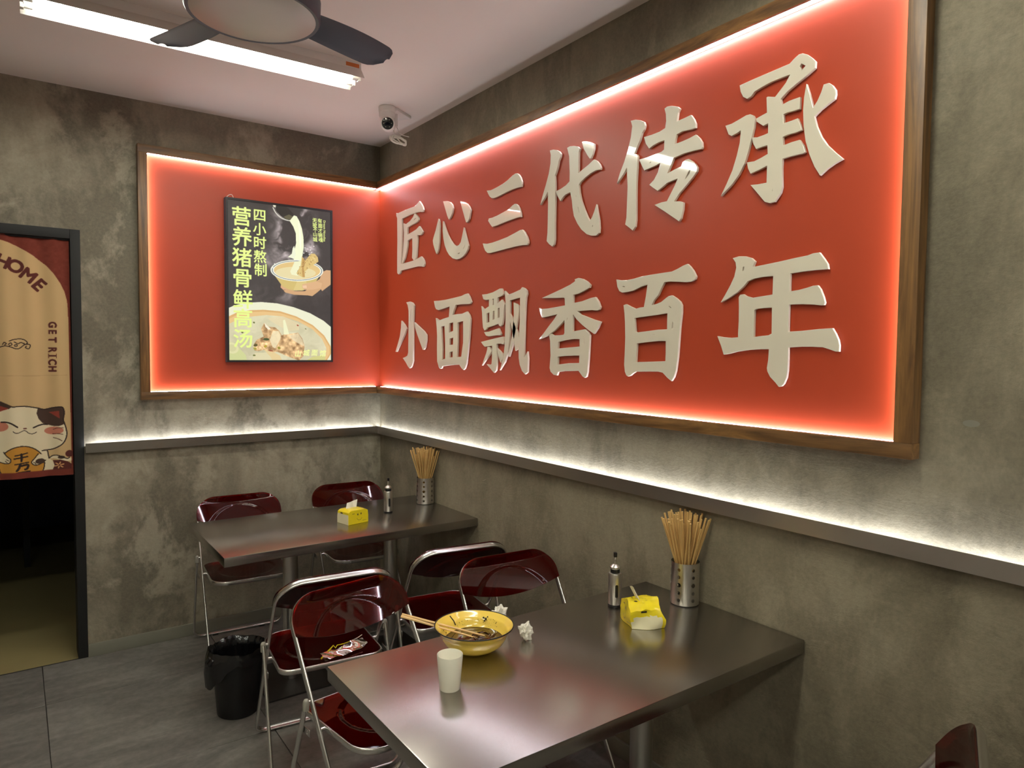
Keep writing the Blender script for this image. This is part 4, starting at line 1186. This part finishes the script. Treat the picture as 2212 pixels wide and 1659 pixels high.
for k in range(0, 96):
    a = k * 0.4
    wob = 0.004 * math.sin(k * 1.7)
    u = (0.044 + wob) * math.cos(a); v = 0.017 * math.sin(2 * a if k % 48 > 40 else a) + 0.006 * math.sin(0.31 * k)
    pts.append(coilc + Vector((0.81 * u, -0.58 * u + 0.006 * math.sin(k * 0.9), v - 0.30 * u)))
bm = bmesh.new()
tube(spline([Vector((0.06, 0.028, -0.083)), Vector((0.055, 0.02, -0.13)), pts[0]], 5), 0.0018, 6, bm)
tube(spline([Vector((0.072, 0.03, -0.083)), Vector((0.082, 0.0, -0.13)), coilc + Vector((0.05, -0.03, 0.02))], 5), 0.0018, 6, bm)
tube(spline(pts, 2), 0.0022, 6, bm)
link('cable', fin(bm, smooth=60), 'cable', cc_, label='white cable tied in a loose coil')

# ================================================================== THINGS ON THE TABLES
def holder_mesh():
    R, Hh, t = 0.050, 0.152, 0.0012
    me = lathe_me([(0.0, 0.001), (R - 0.002, 0.001), (R, 0.003), (R, Hh), (R - t, Hh), (R - t, 0.004), (0.0, 0.004)], 72)
    ob = bpy.data.objects.new('tmp', me); COL.objects.link(ob)
    bm = bmesh.new()
    for k in range(6):
        a = k * math.pi / 3
        for i, z in enumerate((0.022, 0.048, 0.076, 0.104, 0.130)):
            r = 0.0078 if i == 2 else 0.0060
            v = bmesh.ops.create_cone(bm, cap_ends=True, segments=18, radius1=r, radius2=r, depth=0.02)['verts']
            bmesh.ops.transform(bm, matrix=Matrix.Rotation(a, 4, 'Z') @ Matrix.Translation((R, 0, z)) @ Matrix.Rotation(math.pi / 2, 4, 'Y'), verts=v)
    cut = bpy.data.objects.new('tmp2', fin(bm)); COL.objects.link(cut)
    md = ob.modifiers.new('b', 'BOOLEAN'); md.object = cut; md.operation = 'DIFFERENCE'; md.solver = 'EXACT'
    bpy.context.view_layer.update()
    out = bpy.data.meshes.new_from_object(ob.evaluated_get(bpy.context.evaluated_depsgraph_get()))
    bpy.data.objects.remove(ob); bpy.data.objects.remove(cut)
    for p in out.polygons: p.use_smooth = True
    out.set_sharp_from_angle(angle=math.radians(35))
    out.materials.clear(); out.materials.append(M['steel_v'])
    return out


hold = holder_mesh()
stick = []
for L_ in (0.285,):
    bm = bmesh.new(); tube([(0, 0, 0), (0, 0, L_ * 0.5), (0, 0, L_)], 0.003, 7, bm, taper=[0.0024, 0.0031, 0.0036])
    me = fin(bm, smooth=50); me.materials.append(M['chop']); stick.append(me)


def chop_set(c, z, rz, n, seed, lab_h, lab_c, grp):
    rnd = random.Random(seed)
    o = link('chopstick_holder', hold, None, loc=(c[0], c[1], z), label=lab_h, cat='holder', group='perforated steel chopstick holders')
    o.rotation_euler = (0, 0, rz)
    for k in range(n):
        rad = 0.040 * math.sqrt((k + 0.5) / n); a = k * 2.39996
        top = Vector((rad * math.cos(a), rad * math.sin(a), 0.152))
        lean = 0.36 * (rad / 0.040) ** 1.1
        da = a + rnd.uniform(-0.35, 0.35)
        dirv = Vector((math.cos(da) * lean * 0.95, math.sin(da) * lean * 0.95, 1.0)).normalized()
        dz = rnd.uniform(0.150, 0.168) + 0.012 * (1 - rad / 0.04)
        if k % 9 == 4: dz -= rnd.uniform(0.03, 0.05)
        end = top + dirv * (dz / dirv.z)
        zlow = 0.006
        startp = end - dirv * 0.285
        # keep the lower end inside the holder
        if startp.xy.length > 0.042:
            startp.xy = startp.xy.normalized() * 0.042; dirv = (end - startp).normalized()
        if startp.z < zlow: startp += dirv * ((zlow - startp.z) / dirv.z)
        if c[0] + end.x > -0.008:
            end.x = -0.008 - c[0] - rnd.uniform(0, 0.02); dirv = (end - startp).normalized()
        s = link('chopstick', stick[0], None, loc=(c[0] + startp.x, c[1] + startp.y, z + startp.z), label=lab_c, cat='chopstick', group=grp)
        s.rotation_mode = 'QUATERNION'; s.rotation_quaternion = dirv.to_track_quat('Z', 'Y')


chop_set((-0.058, -0.735), T1, math.radians(-128), 54, 3, 'perforated steel chopstick holder on the corner table', 'wooden chopstick standing in the holder on the corner table', 'chopsticks in the far holder')
chop_set((-0.060, -2.665), T2, math.radians(-165), 54, 5, 'perforated steel chopstick holder on the near table', 'wooden chopstick standing in the holder on the near table', 'chopsticks in the near holder')


def oil_bottle(c, z, rz, label):
    t = empty('oil_bottle', (c[0], c[1], z), rz, label=label, cat='bottle', group='steel sauce bottles')
    body = link('body', lathe_me([(0.0, 0.005), (0.0225, 0.005), (0.0235, 0.008), (0.0235, 0.112), (0.022, 0.116), (0.016, 0.118), (0.0, 0.118)], 40), 'steel_v', t)
    link('base_ring', lathe_me([(0.0, 0.0), (0.0235, 0.0), (0.0242, 0.002), (0.0242, 0.0055), (0.0, 0.0055)], 40), 'black', t)
    # oval sight window, wrapped on the body
    bm = bmesh.new(); R = 0.02375
    out = []
    for k in range(28):
        a = 2 * math.pi * k / 28
        x = 0.0055 * math.cos(a); zz = 0.056 + 0.0235 * (1 if math.sin(a) > 0 else -1) * (abs(math.sin(a)) > 1e-6) * 0.75 + 0.0055 * math.sin(a)
        out.append(bm.verts.new((-R * math.cos(x / R), R * math.sin(x / R) * 1.0, zz)))
    bm.faces.new(out)
    link('sight_window', fin(bm), 'black', body, label='dark oval window')
    link('collar', lathe_me([(0.0, 0.117), (0.0165, 0.117), (0.0165, 0.131), (0.0, 0.131)], 32), 'black', t)
    cap = link('cap', lathe_me([(0.0, 0.131), (0.0165, 0.131), (0.018, 0.133), (0.018, 0.138), (0.012, 0.145), (0.0055, 0.148), (0.0045, 0.163), (0.0, 0.163)], 32), 'steel_v', t)
    sp = link('spout', tube([(0, 0, 0.158), (0, 0, 0.172), (0.004, 0, 0.182)], 0.0042, 12, taper=None), 'chrome', t)
    part_box('spout_flap', (-0.006, -0.0055, 0.172), (0.007, 0.0055, 0.188), 'black', t, 0.0015)
    tube_me = tube([(0.0065, 0, 0.15), (0.0075, 0, 0.166), (0.006, 0, 0.178)], 0.0018, 8)
    link('flap_lever', tube_me, 'black', t)
    return t


dirang = lambda c: math.atan2(CAM.y - c[1], CAM.x - c[0]) + math.pi
oil_bottle((-0.336, -0.822), T1, dirang((-0.336, -0.822)) + 0.30, 'small steel sauce bottle with a black spout on the corner table')
oil_bottle((-0.284, -2.540), T2, dirang((-0.284, -2.540)) + 0.28, 'small steel sauce bottle with a black spout on the near table')


def tissue_pack(c, z, rz, label, crumple, seed, L_=0.122, W_=0.098, h=0.070):
    rnd = random.Random(seed)
    t = empty('tissue_pack', (c[0], c[1], z), rz, label=label, cat='tissue pack', group='yellow tissue packs')
    bm = bmesh.new()
    nx, ny, nz = 12, 9, 6
    bmesh.ops.create_cube(bm, size=1.0)
    bmesh.ops.subdivide_edges(bm, edges=list(bm.edges), cuts=9, use_grid_fill=True)
    ph = [rnd.uniform(0, 6.28) for _ in range(12)]

    def shape(p):
        x, y, zz = p.x * L_, p.y * W_, (p.z + 0.5) * h
        u, v, w = p.x * 2, p.y * 2, p.z * 2
        # puffed top, folded ends
        if w > 0: zz += 0.004 * (1 - u * u) * (1 - v * v) * w
        k = max(0, abs(u) - 0.75) / 0.25
        if crumple:
            zz *= 1 + 0.20 * math.sin(1.9 * u + ph[0]) * (0.4 + 0.6 * abs(v)) * max(0, w)
            x += 0.012 * crumple * math.sin(2.5 * v + 2.1 * w + ph[1]); y += 0.010 * crumple * math.sin(2.8 * u + 1.7 * w + ph[2])
            if w > -0.95:
                zz += crumple * 0.006 * math.sin(7 * u + ph[3]) * math.sin(6 * v + ph[4]) + crumple * 0.004 * math.sin(13 * u + 9 * v + ph[5])
            x *= 1 - 0.18 * crumple * max(0, w) * (0.6 + 0.4 * math.sin(3 * v + ph[6])); y *= 1 - 0.16 * crumple * max(0, w) * (0.6 + 0.4 * math.sin(2 * u + ph[7])) 
            y *= 1 + 0.16 * crumple * (1 - abs(w)) * (0.5 + 0.5 * math.sin(3 * u + ph[8]))
        else:
            x *= 1 - 0.03 * max(0, w) * abs(v); y *= 1 - 0.05 * max(0, w) * abs(u)
            zz -= 0.008 * max(0, w) * k
        return Vector((x, y, max(0.0008, zz)))
    for v in bm.verts: v.co = shape(v.co)
    mi = []
    bm.faces.ensure_lookup_table()
    me = fin(bm, smooth=42)
    me.materials.append(M['yellow']); me.materials.append(M['film'])
    for p in me.polygons:
        c0 = p.center
        if abs(c0.x) > L_ * 0.40 and abs(p.normal.x) > 0.5 and c0.z < h * (0.74 if not crumple else 0.62) and abs(c0.y) < W_ * 0.46: p.material_index = 1
    link('wrapper', me, None, t, label='yellow film wrapper with smiling face')

    def decal(pts2, place):   # flat ink marks
        V, F = curve_fill([[pts2]], 0.0)
        return [place(a, b) for a, b, _ in V], F

    def strip(path, w):
        P = [Vector((a, b)) for a, b in path]; Lf, Rt = [], []
        for i, p in enumerate(P):
            dd = (P[min(i + 1, len(P) - 1)] - P[max(i - 1, 0)]).normalized(); nn = Vector((-dd.y, dd.x)) * w / 2
            Lf.append(tuple(p + nn)); Rt.append(tuple(p - nn))
        return Lf + Rt[::-1]
    ell = lambda cx, cy, rx, ry: [(cx + rx * math.cos(k * math.pi / 8), cy + ry * math.sin(k * math.pi / 8)) for k in range(16)]
    smile = lambda cx, cy, r, a0, a1: strip([(cx + r * math.cos(math.radians(a)), cy + r * math.sin(math.radians(a))) for a in range(a0, a1 + 1, 10)], 0.0016)
    # front face (y = -W/2) marks: u along x, v up
    Vs, Fs = [], []
    side = [ell(-0.004, 0.048, 0.0032, 0.0052), ell(0.016, 0.050, 0.0032, 0.0052), smile(0.006, 0.033, 0.015, 195, 350)] + [[(-0.036 + 0.007 * k, 0.053), (-0.031 + 0.007 * k, 0.053), (-0.031 + 0.007 * k, 0.056), (-0.036 + 0.007 * k, 0.056)] for k in (0, 1)] + [[(0.026 + 0.006 * k, 0.012 + 0.0004 * k), (0.030 + 0.006 * k, 0.012), (0.030 + 0.006 * k, 0.0145), (0.026 + 0.006 * k, 0.0145)] for k in range(4)]
    topm = [smile(0.0, 0.004, 0.021, 195, 345), ell(-0.016, 0.024, 0.004, 0.006), ell(0.016, 0.024, 0.004, 0.006)] + [[(0.030 + 0.006 * k, -0.030), (0.034 + 0.006 * k, -0.030), (0.034 + 0.006 * k, -0.027), (0.030 + 0.006 * k, -0.027)] for k in range(4)]
    endm = [[(-0.02, 0.052), (0.0, 0.052), (0.0, 0.058), (-0.02, 0.058)]]
    wr = t.children[0].data
    from mathutils.bvhtree import BVHTree
    bvh = BVHTree.FromPolygons([v.co for v in wr.vertices], [tuple(p.vertices) for p in wr.polygons])

    def proj(o_, d_):
        hit = bvh.ray_cast(Vector(o_), Vector(d_))
        return hit[0] - Vector(d_) * 0.0007 if hit[0] else None
    for polys, ray in ((side, lambda a, b: ((a, -0.3, b), (0, 1, 0))), (side, lambda a, b: ((-a, 0.3, b), (0, -1, 0))), (topm, lambda a, b: ((a, b, 0.4), (0, 0, -1))), (endm, lambda a, b: ((-0.3, -a, b), (1, 0, 0)))):
        for pg in polys:
            q = [proj(*ray(a, b)) for a, b in pg]
            if any(x is None for x in q): continue
            nL = len(q) // 2
            if len(pg) > 16:       # strips: quads
                off = len(Vs); Vs += q
                Fs += [(off + i, off + i + 1, off + len(q) - 2 - i, off + len(q) - 1 - i) for i in range(nL - 1)]
            else:
                off = len(Vs); Vs += q; Fs.append(tuple(range(off, off + len(q))))
    link('printed_face', mesh_vf(Vs, Fs), 'ink', t.children[0], label='dark printed eyes and smile')
    return t


tp1 = tissue_pack((-0.585, -0.925), T1, math.radians(12), 'neat yellow smiley tissue pack on the corner table', 0.0, 1)
V = []; F = []
for i in range(9):
    for j in range(6):
        a = -0.5 + i / 8; b = j / 5
        V.append((a * 0.062 + 0.014 * b - 0.004, 0.010 + 0.010 * b + 0.002 * math.sin(a * 9), 0.068 + b * 0.036 * (0.85 + 0.3 * (a + 0.5)) * (1 if True else 0)))
for i in range(8):
    for j in range(5): F.append((i * 6 + j, i * 6 + j + 1, (i + 1) * 6 + j + 1, (i + 1) * 6 + j))
me = mesh_vf(V, F)
for p in me.polygons: p.use_smooth = True
link('tissue_sheet', me, 'tissue', tp1, label='white tissue sticking out of the top')

tp2 = tissue_pack((-0.318, -2.700), T2, math.radians(61), 'crumpled yellow smiley tissue pack on the near table', 0.55, 4, 0.130, 0.108, 0.064)
V = []; F = []
for i in range(7):
    for j in range(8):
        a = -0.5 + i / 6; b = j / 7
        V.append((0.004 + 0.010 * a + 0.004 * math.sin(b * 3), 0.004 + 0.028 * b + 0.004 * math.sin(a * 6), 0.062 + b * 0.058 - 0.016 * abs(a) * b))
V = [(x * 1.0 + (0.030 * (k // 8 / 6 - 0.5)), y, z) for k, (x, y, z) in enumerate(V)]
for i in range(6):
    for j in range(7): F.append((i * 8 + j, i * 8 + j + 1, (i + 1) * 8 + j + 1, (i + 1) * 8 + j))
me = mesh_vf(V, F)
for p in me.polygons: p.use_smooth = True
link('tissue_sheet', me, 'tissue', tp2, label='white tissue sticking out of the top')

# ---- bowl with leftover soup
BC = Vector((-0.892, -2.568, T2))
bowl = empty('bowl', BC, label='yellow enamel bowl with a dark rim and leftover brown soup', cat='bowl')
outer = [(0.0, 0.001), (0.046, 0.0), (0.050, 0.004), (0.070, 0.012), (0.088, 0.026), (0.098, 0.044), (0.1015, 0.056), (0.1045, 0.058), (0.111, 0.068), (0.1175, 0.0755)]
inner = [(0.1165, 0.0765), (0.1085, 0.069), (0.1025, 0.0615), (0.0985, 0.0585), (0.0955, 0.046), (0.085, 0.028), (0.066, 0.0145), (0.03, 0.010), (0.0, 0.010)]
link('body', lathe_me(outer + inner, 72, smooth=50), 'enamel', bowl)
link('rim', fin(lathe([(0.1178 + 0.0019 * math.cos(a), 0.0762 + 0.0019 * math.sin(a)) for a in [k * math.pi / 4 for k in range(8)]], 72, close=True), smooth=60), 'black', bowl, label='thin dark rim')
sm = bmesh.new()
rs = [0.0] + [0.0873 * k / 12 for k in range(1, 13)]
lathe([(r, 0.034 + 0.0006 * math.sin(r * 300)) for r in rs], 56, sm)
link('soup', fin(sm, smooth=60), 'soup', bowl, label='dark brown soup')
noodle = bmesh.new()
for k in range(5):
    a0 = random.uniform(0, 6.28)
    tube(spline([(0.02 + 0.035 * math.cos(a0 + q * 0.5) + 0.008 * k, 0.005 + 0.025 * math.sin(a0 + q * 0.6), 0.0335 + 0.0015 * math.sin(q * 2)) for q in range(6)], 5), 0.0035, 6, noodle)
link('leftover_strips', fin(noodle, smooth=60), 'soup', bowl, label='dark strips in the soup', kind='stuff')
spk = bmesh.new()


def inner_point(a, z):
    pr = inner[::-1]
    for (r0, z0), (r1, z1) in zip(pr, pr[1:]):
        if z0 <= z <= z1 and z1 > z0:
            r = r0 + (r1 - r0) * (z - z0) / (z1 - z0); return Vector((r * math.cos(a) * 0.992, r * math.sin(a) * 0.992, z))
    return Vector((0.09 * math.cos(a), 0.09 * math.sin(a), z))


rnd = random.Random(12)
for k in range(46):
    a = rnd.uniform(0.15, 2.4); z = rnd.uniform(0.038, 0.060)
    bmesh.ops.create_icosphere(spk, subdivisions=1, radius=rnd.uniform(0.0005, 0.0012), matrix=Matrix.Translation(inner_point(a, z)))
for a, z, r in ((0.62, 0.058, 0.0045), (0.70, 0.060, 0.0035), (0.66, 0.052, 0.003), (0.58, 0.063, 0.0025)):
    bmesh.ops.create_icosphere(spk, subdivisions=1, radius=r, matrix=Matrix.Translation(inner_point(a, z)))
link('food_specks', fin(spk), 'speck', bowl, label='dark food specks on the inner side', kind='stuff')
link('food_strip', tube([inner_point(1.75, 0.073) * 0.99, inner_point(1.70, 0.060) * 0.985, inner_point(1.66, 0.047) * 0.985], 0.0016, 6), 'ink', bowl, label='thin dark strip stuck to the inner side')

# two chopsticks leaning on the bowl
for (u1, v1), (u0, v0), lab in (((1032, 1379), (866, 1331), 'pale chopstick leaning in the yellow bowl, the lower of the two'), ((1049, 1374), (868, 1327), 'pale chopstick leaning in the yellow bowl, the upper of the two')):
    tip = at(u1, v1, 2, T2 + 0.030 if v1 > 1376 else T2 + 0.031)
    best = None
    for k in range(400):
        zz = T2 + 0.05 + 0.0006 * k
        p = at(u0, v0, 2, zz)
        e = abs((p - tip).length - 0.238)
        if best is None or e < best[0]: best = (e, p)
    tail = best[1]
    dv = (tail - tip)
    bm = bmesh.new(); tube([(0, 0, 0), (0, 0, 0.12), (0, 0, dv.length)], 0.003, 10, bm, taper=[0.0024, 0.0032, 0.0041])
    o = link('chopstick', fin(bm, smooth=50), 'chop2', loc=tip, label=lab, cat='chopstick', group='chopsticks in the bowl')
    o.rotation_mode = 'QUATERNION'; o.rotation_quaternion = dv.to_track_quat('Z', 'Y')

# cup
link('cup', lathe_me([(0.0, 0.0), (0.026, 0.0), (0.0275, 0.002), (0.0345, 0.0915), (0.0338, 0.093), (0.0325, 0.0915), (0.0258, 0.006), (0.0, 0.005)], 56, smooth=50), 'cupw', loc=(-1.073, -2.732, T2), label='plain white plastic cup in front of the yellow bowl', cat='cup')

# crumpled tissues
def crumple(name, c, z, r, seed, label, sc=(1, 1, 1)):
    rnd = random.Random(seed)
    bm = bmesh.new(); bmesh.ops.create_icosphere(bm, subdivisions=4, radius=1.0)
    dirs = [(Vector((rnd.gauss(0, 1), rnd.gauss(0, 1), rnd.gauss(0, 1))).normalized(), rnd.uniform(0.25, 0.6)) for _ in range(26)]
    for v in bm.verts:
        n = v.co.normalized(); k = 0.72
        for dd, w in dirs:
            q = n.dot(dd)
            k += w * 0.42 * max(0, 1 - abs(q - 0.55) * 7) - 0.16 * w * max(0, 1 - abs(q - 0.8) * 8)
        v.co = Vector((n.x * k * sc[0], n.y * k * sc[1], n.z * k * sc[2])) * r
    zmin = min(v.co.z for v in bm.verts)
    for v in bm.verts:
        v.co.z = max(v.co.z - zmin - 0.15 * r, 0.0) 
    return link(name, fin(bm, smooth=25), 'tissue', loc=(c[0], c[1], z), label=label, cat='tissue')


crumple('crumpled_tissue', (-0.722, -2.597), T2, 0.0215, 8, 'small crumpled white tissue ball right of the yellow bowl', (0.9, 0.9, 1.15))
crumple('crumpled_tissue', (-0.735, -2.472), T2, 0.026, 11, 'crumpled white tissue half hidden behind the rim of the yellow bowl', (0.8, 1.0, 1.15))

# plastic wrapper left on a chair seat
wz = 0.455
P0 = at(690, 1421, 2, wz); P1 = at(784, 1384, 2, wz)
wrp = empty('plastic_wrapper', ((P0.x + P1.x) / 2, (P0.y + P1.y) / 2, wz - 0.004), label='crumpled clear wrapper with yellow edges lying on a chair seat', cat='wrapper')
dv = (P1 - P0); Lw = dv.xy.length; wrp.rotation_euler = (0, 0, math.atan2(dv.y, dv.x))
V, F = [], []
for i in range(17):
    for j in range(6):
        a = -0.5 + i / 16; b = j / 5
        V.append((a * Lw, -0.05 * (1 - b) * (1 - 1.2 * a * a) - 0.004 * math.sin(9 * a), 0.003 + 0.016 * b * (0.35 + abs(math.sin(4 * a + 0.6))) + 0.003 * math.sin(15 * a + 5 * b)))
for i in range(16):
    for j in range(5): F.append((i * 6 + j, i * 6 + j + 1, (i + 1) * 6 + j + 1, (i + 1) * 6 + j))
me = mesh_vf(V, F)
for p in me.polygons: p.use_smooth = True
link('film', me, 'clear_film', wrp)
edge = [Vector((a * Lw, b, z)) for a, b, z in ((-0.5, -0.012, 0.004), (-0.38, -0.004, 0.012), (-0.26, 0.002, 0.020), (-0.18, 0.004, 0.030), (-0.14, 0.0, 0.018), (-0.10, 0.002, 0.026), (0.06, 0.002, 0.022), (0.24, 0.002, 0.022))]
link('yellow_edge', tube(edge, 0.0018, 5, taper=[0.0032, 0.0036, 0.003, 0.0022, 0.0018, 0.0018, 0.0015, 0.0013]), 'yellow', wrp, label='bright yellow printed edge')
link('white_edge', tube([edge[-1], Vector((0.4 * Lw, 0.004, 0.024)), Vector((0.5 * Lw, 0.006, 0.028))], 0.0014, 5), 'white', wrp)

# ================================================================== BIN
tb = empty('trash_bin', (-1.188, -1.030, 0), label='round black plastic bin lined with a black bag', cat='bin')
link('bin_body', lathe_me([(0.0, 0.001), (0.086, 0.0), (0.090, 0.004), (0.112, 0.270), (0.117, 0.274), (0.117, 0.284), (0.113, 0.286), (0.109, 0.272), (0.088, 0.008), (0.0, 0.008)], 48), 'black', tb)
bm = bmesh.new(); rnd = random.Random(3)
rows = []
NB = 96
for k in range(NB):
    a = 2 * math.pi * k / NB
    d_ = max(0, math.cos(a - math.radians(195))) ** 6
    n1 = 0.003 * math.sin(9 * a + 1) + 0.002 * math.sin(23 * a) + 0.0016 * math.sin(41 * a + 2)
    n2 = 0.006 * math.sin(7 * a + 2) + 0.004 * math.sin(17 * a + 1)
    up = 0.012 + 0.004 * math.sin(5 * a) + 0.012 * d_
    prof = [(0.07, 0.12), (0.096, 0.20 + n2), (0.104 + n1, 0.262), (0.112 + n1, 0.288 + up * 0.4 + n2 * 0.4), (0.120 + n1 * 0.5 + 0.010 * d_, 0.292 + up + n2 * 0.3), (0.1235 + abs(n1) + 0.016 * d_, 0.280 + n2 * 0.3), (0.1225 + abs(n1) + 0.024 * d_, 0.262 + n2 * 0.6 - 0.05 * d_), (0.121 + abs(n2) * 0.6 + 0.018 * d_, 0.250 + n2 - 0.105 * d_)]
    rows.append([bm.verts.new((r * math.cos(a), r * math.sin(a), z)) for r, z in prof])
for k in range(NB):
    A, B = rows[k], rows[(k + 1) % NB]
    for j in range(len(A) - 1): bm.faces.new((A[j], A[j + 1], B[j + 1], B[j]))
bm.faces.new([r[0] for r in rows])
link('bin_bag', fin(bm, smooth=50), 'bag', tb, label='glossy black bag folded over the rim')
bm = bmesh.new()
bmesh.ops.create_icosphere(bm, subdivisions=3, radius=0.022)
for v in bm.verts: v.co *= 1 + 0.25 * math.sin(v.co.x * 190 + 1) * math.sin(v.co.z * 160) + 0.15 * math.sin(v.co.y * 240)
link('bag_knot', fin(bm, smooth=40), 'bag', tb, loc=(0.132 * math.cos(math.radians(200)), 0.132 * math.sin(math.radians(200)), 0.275))
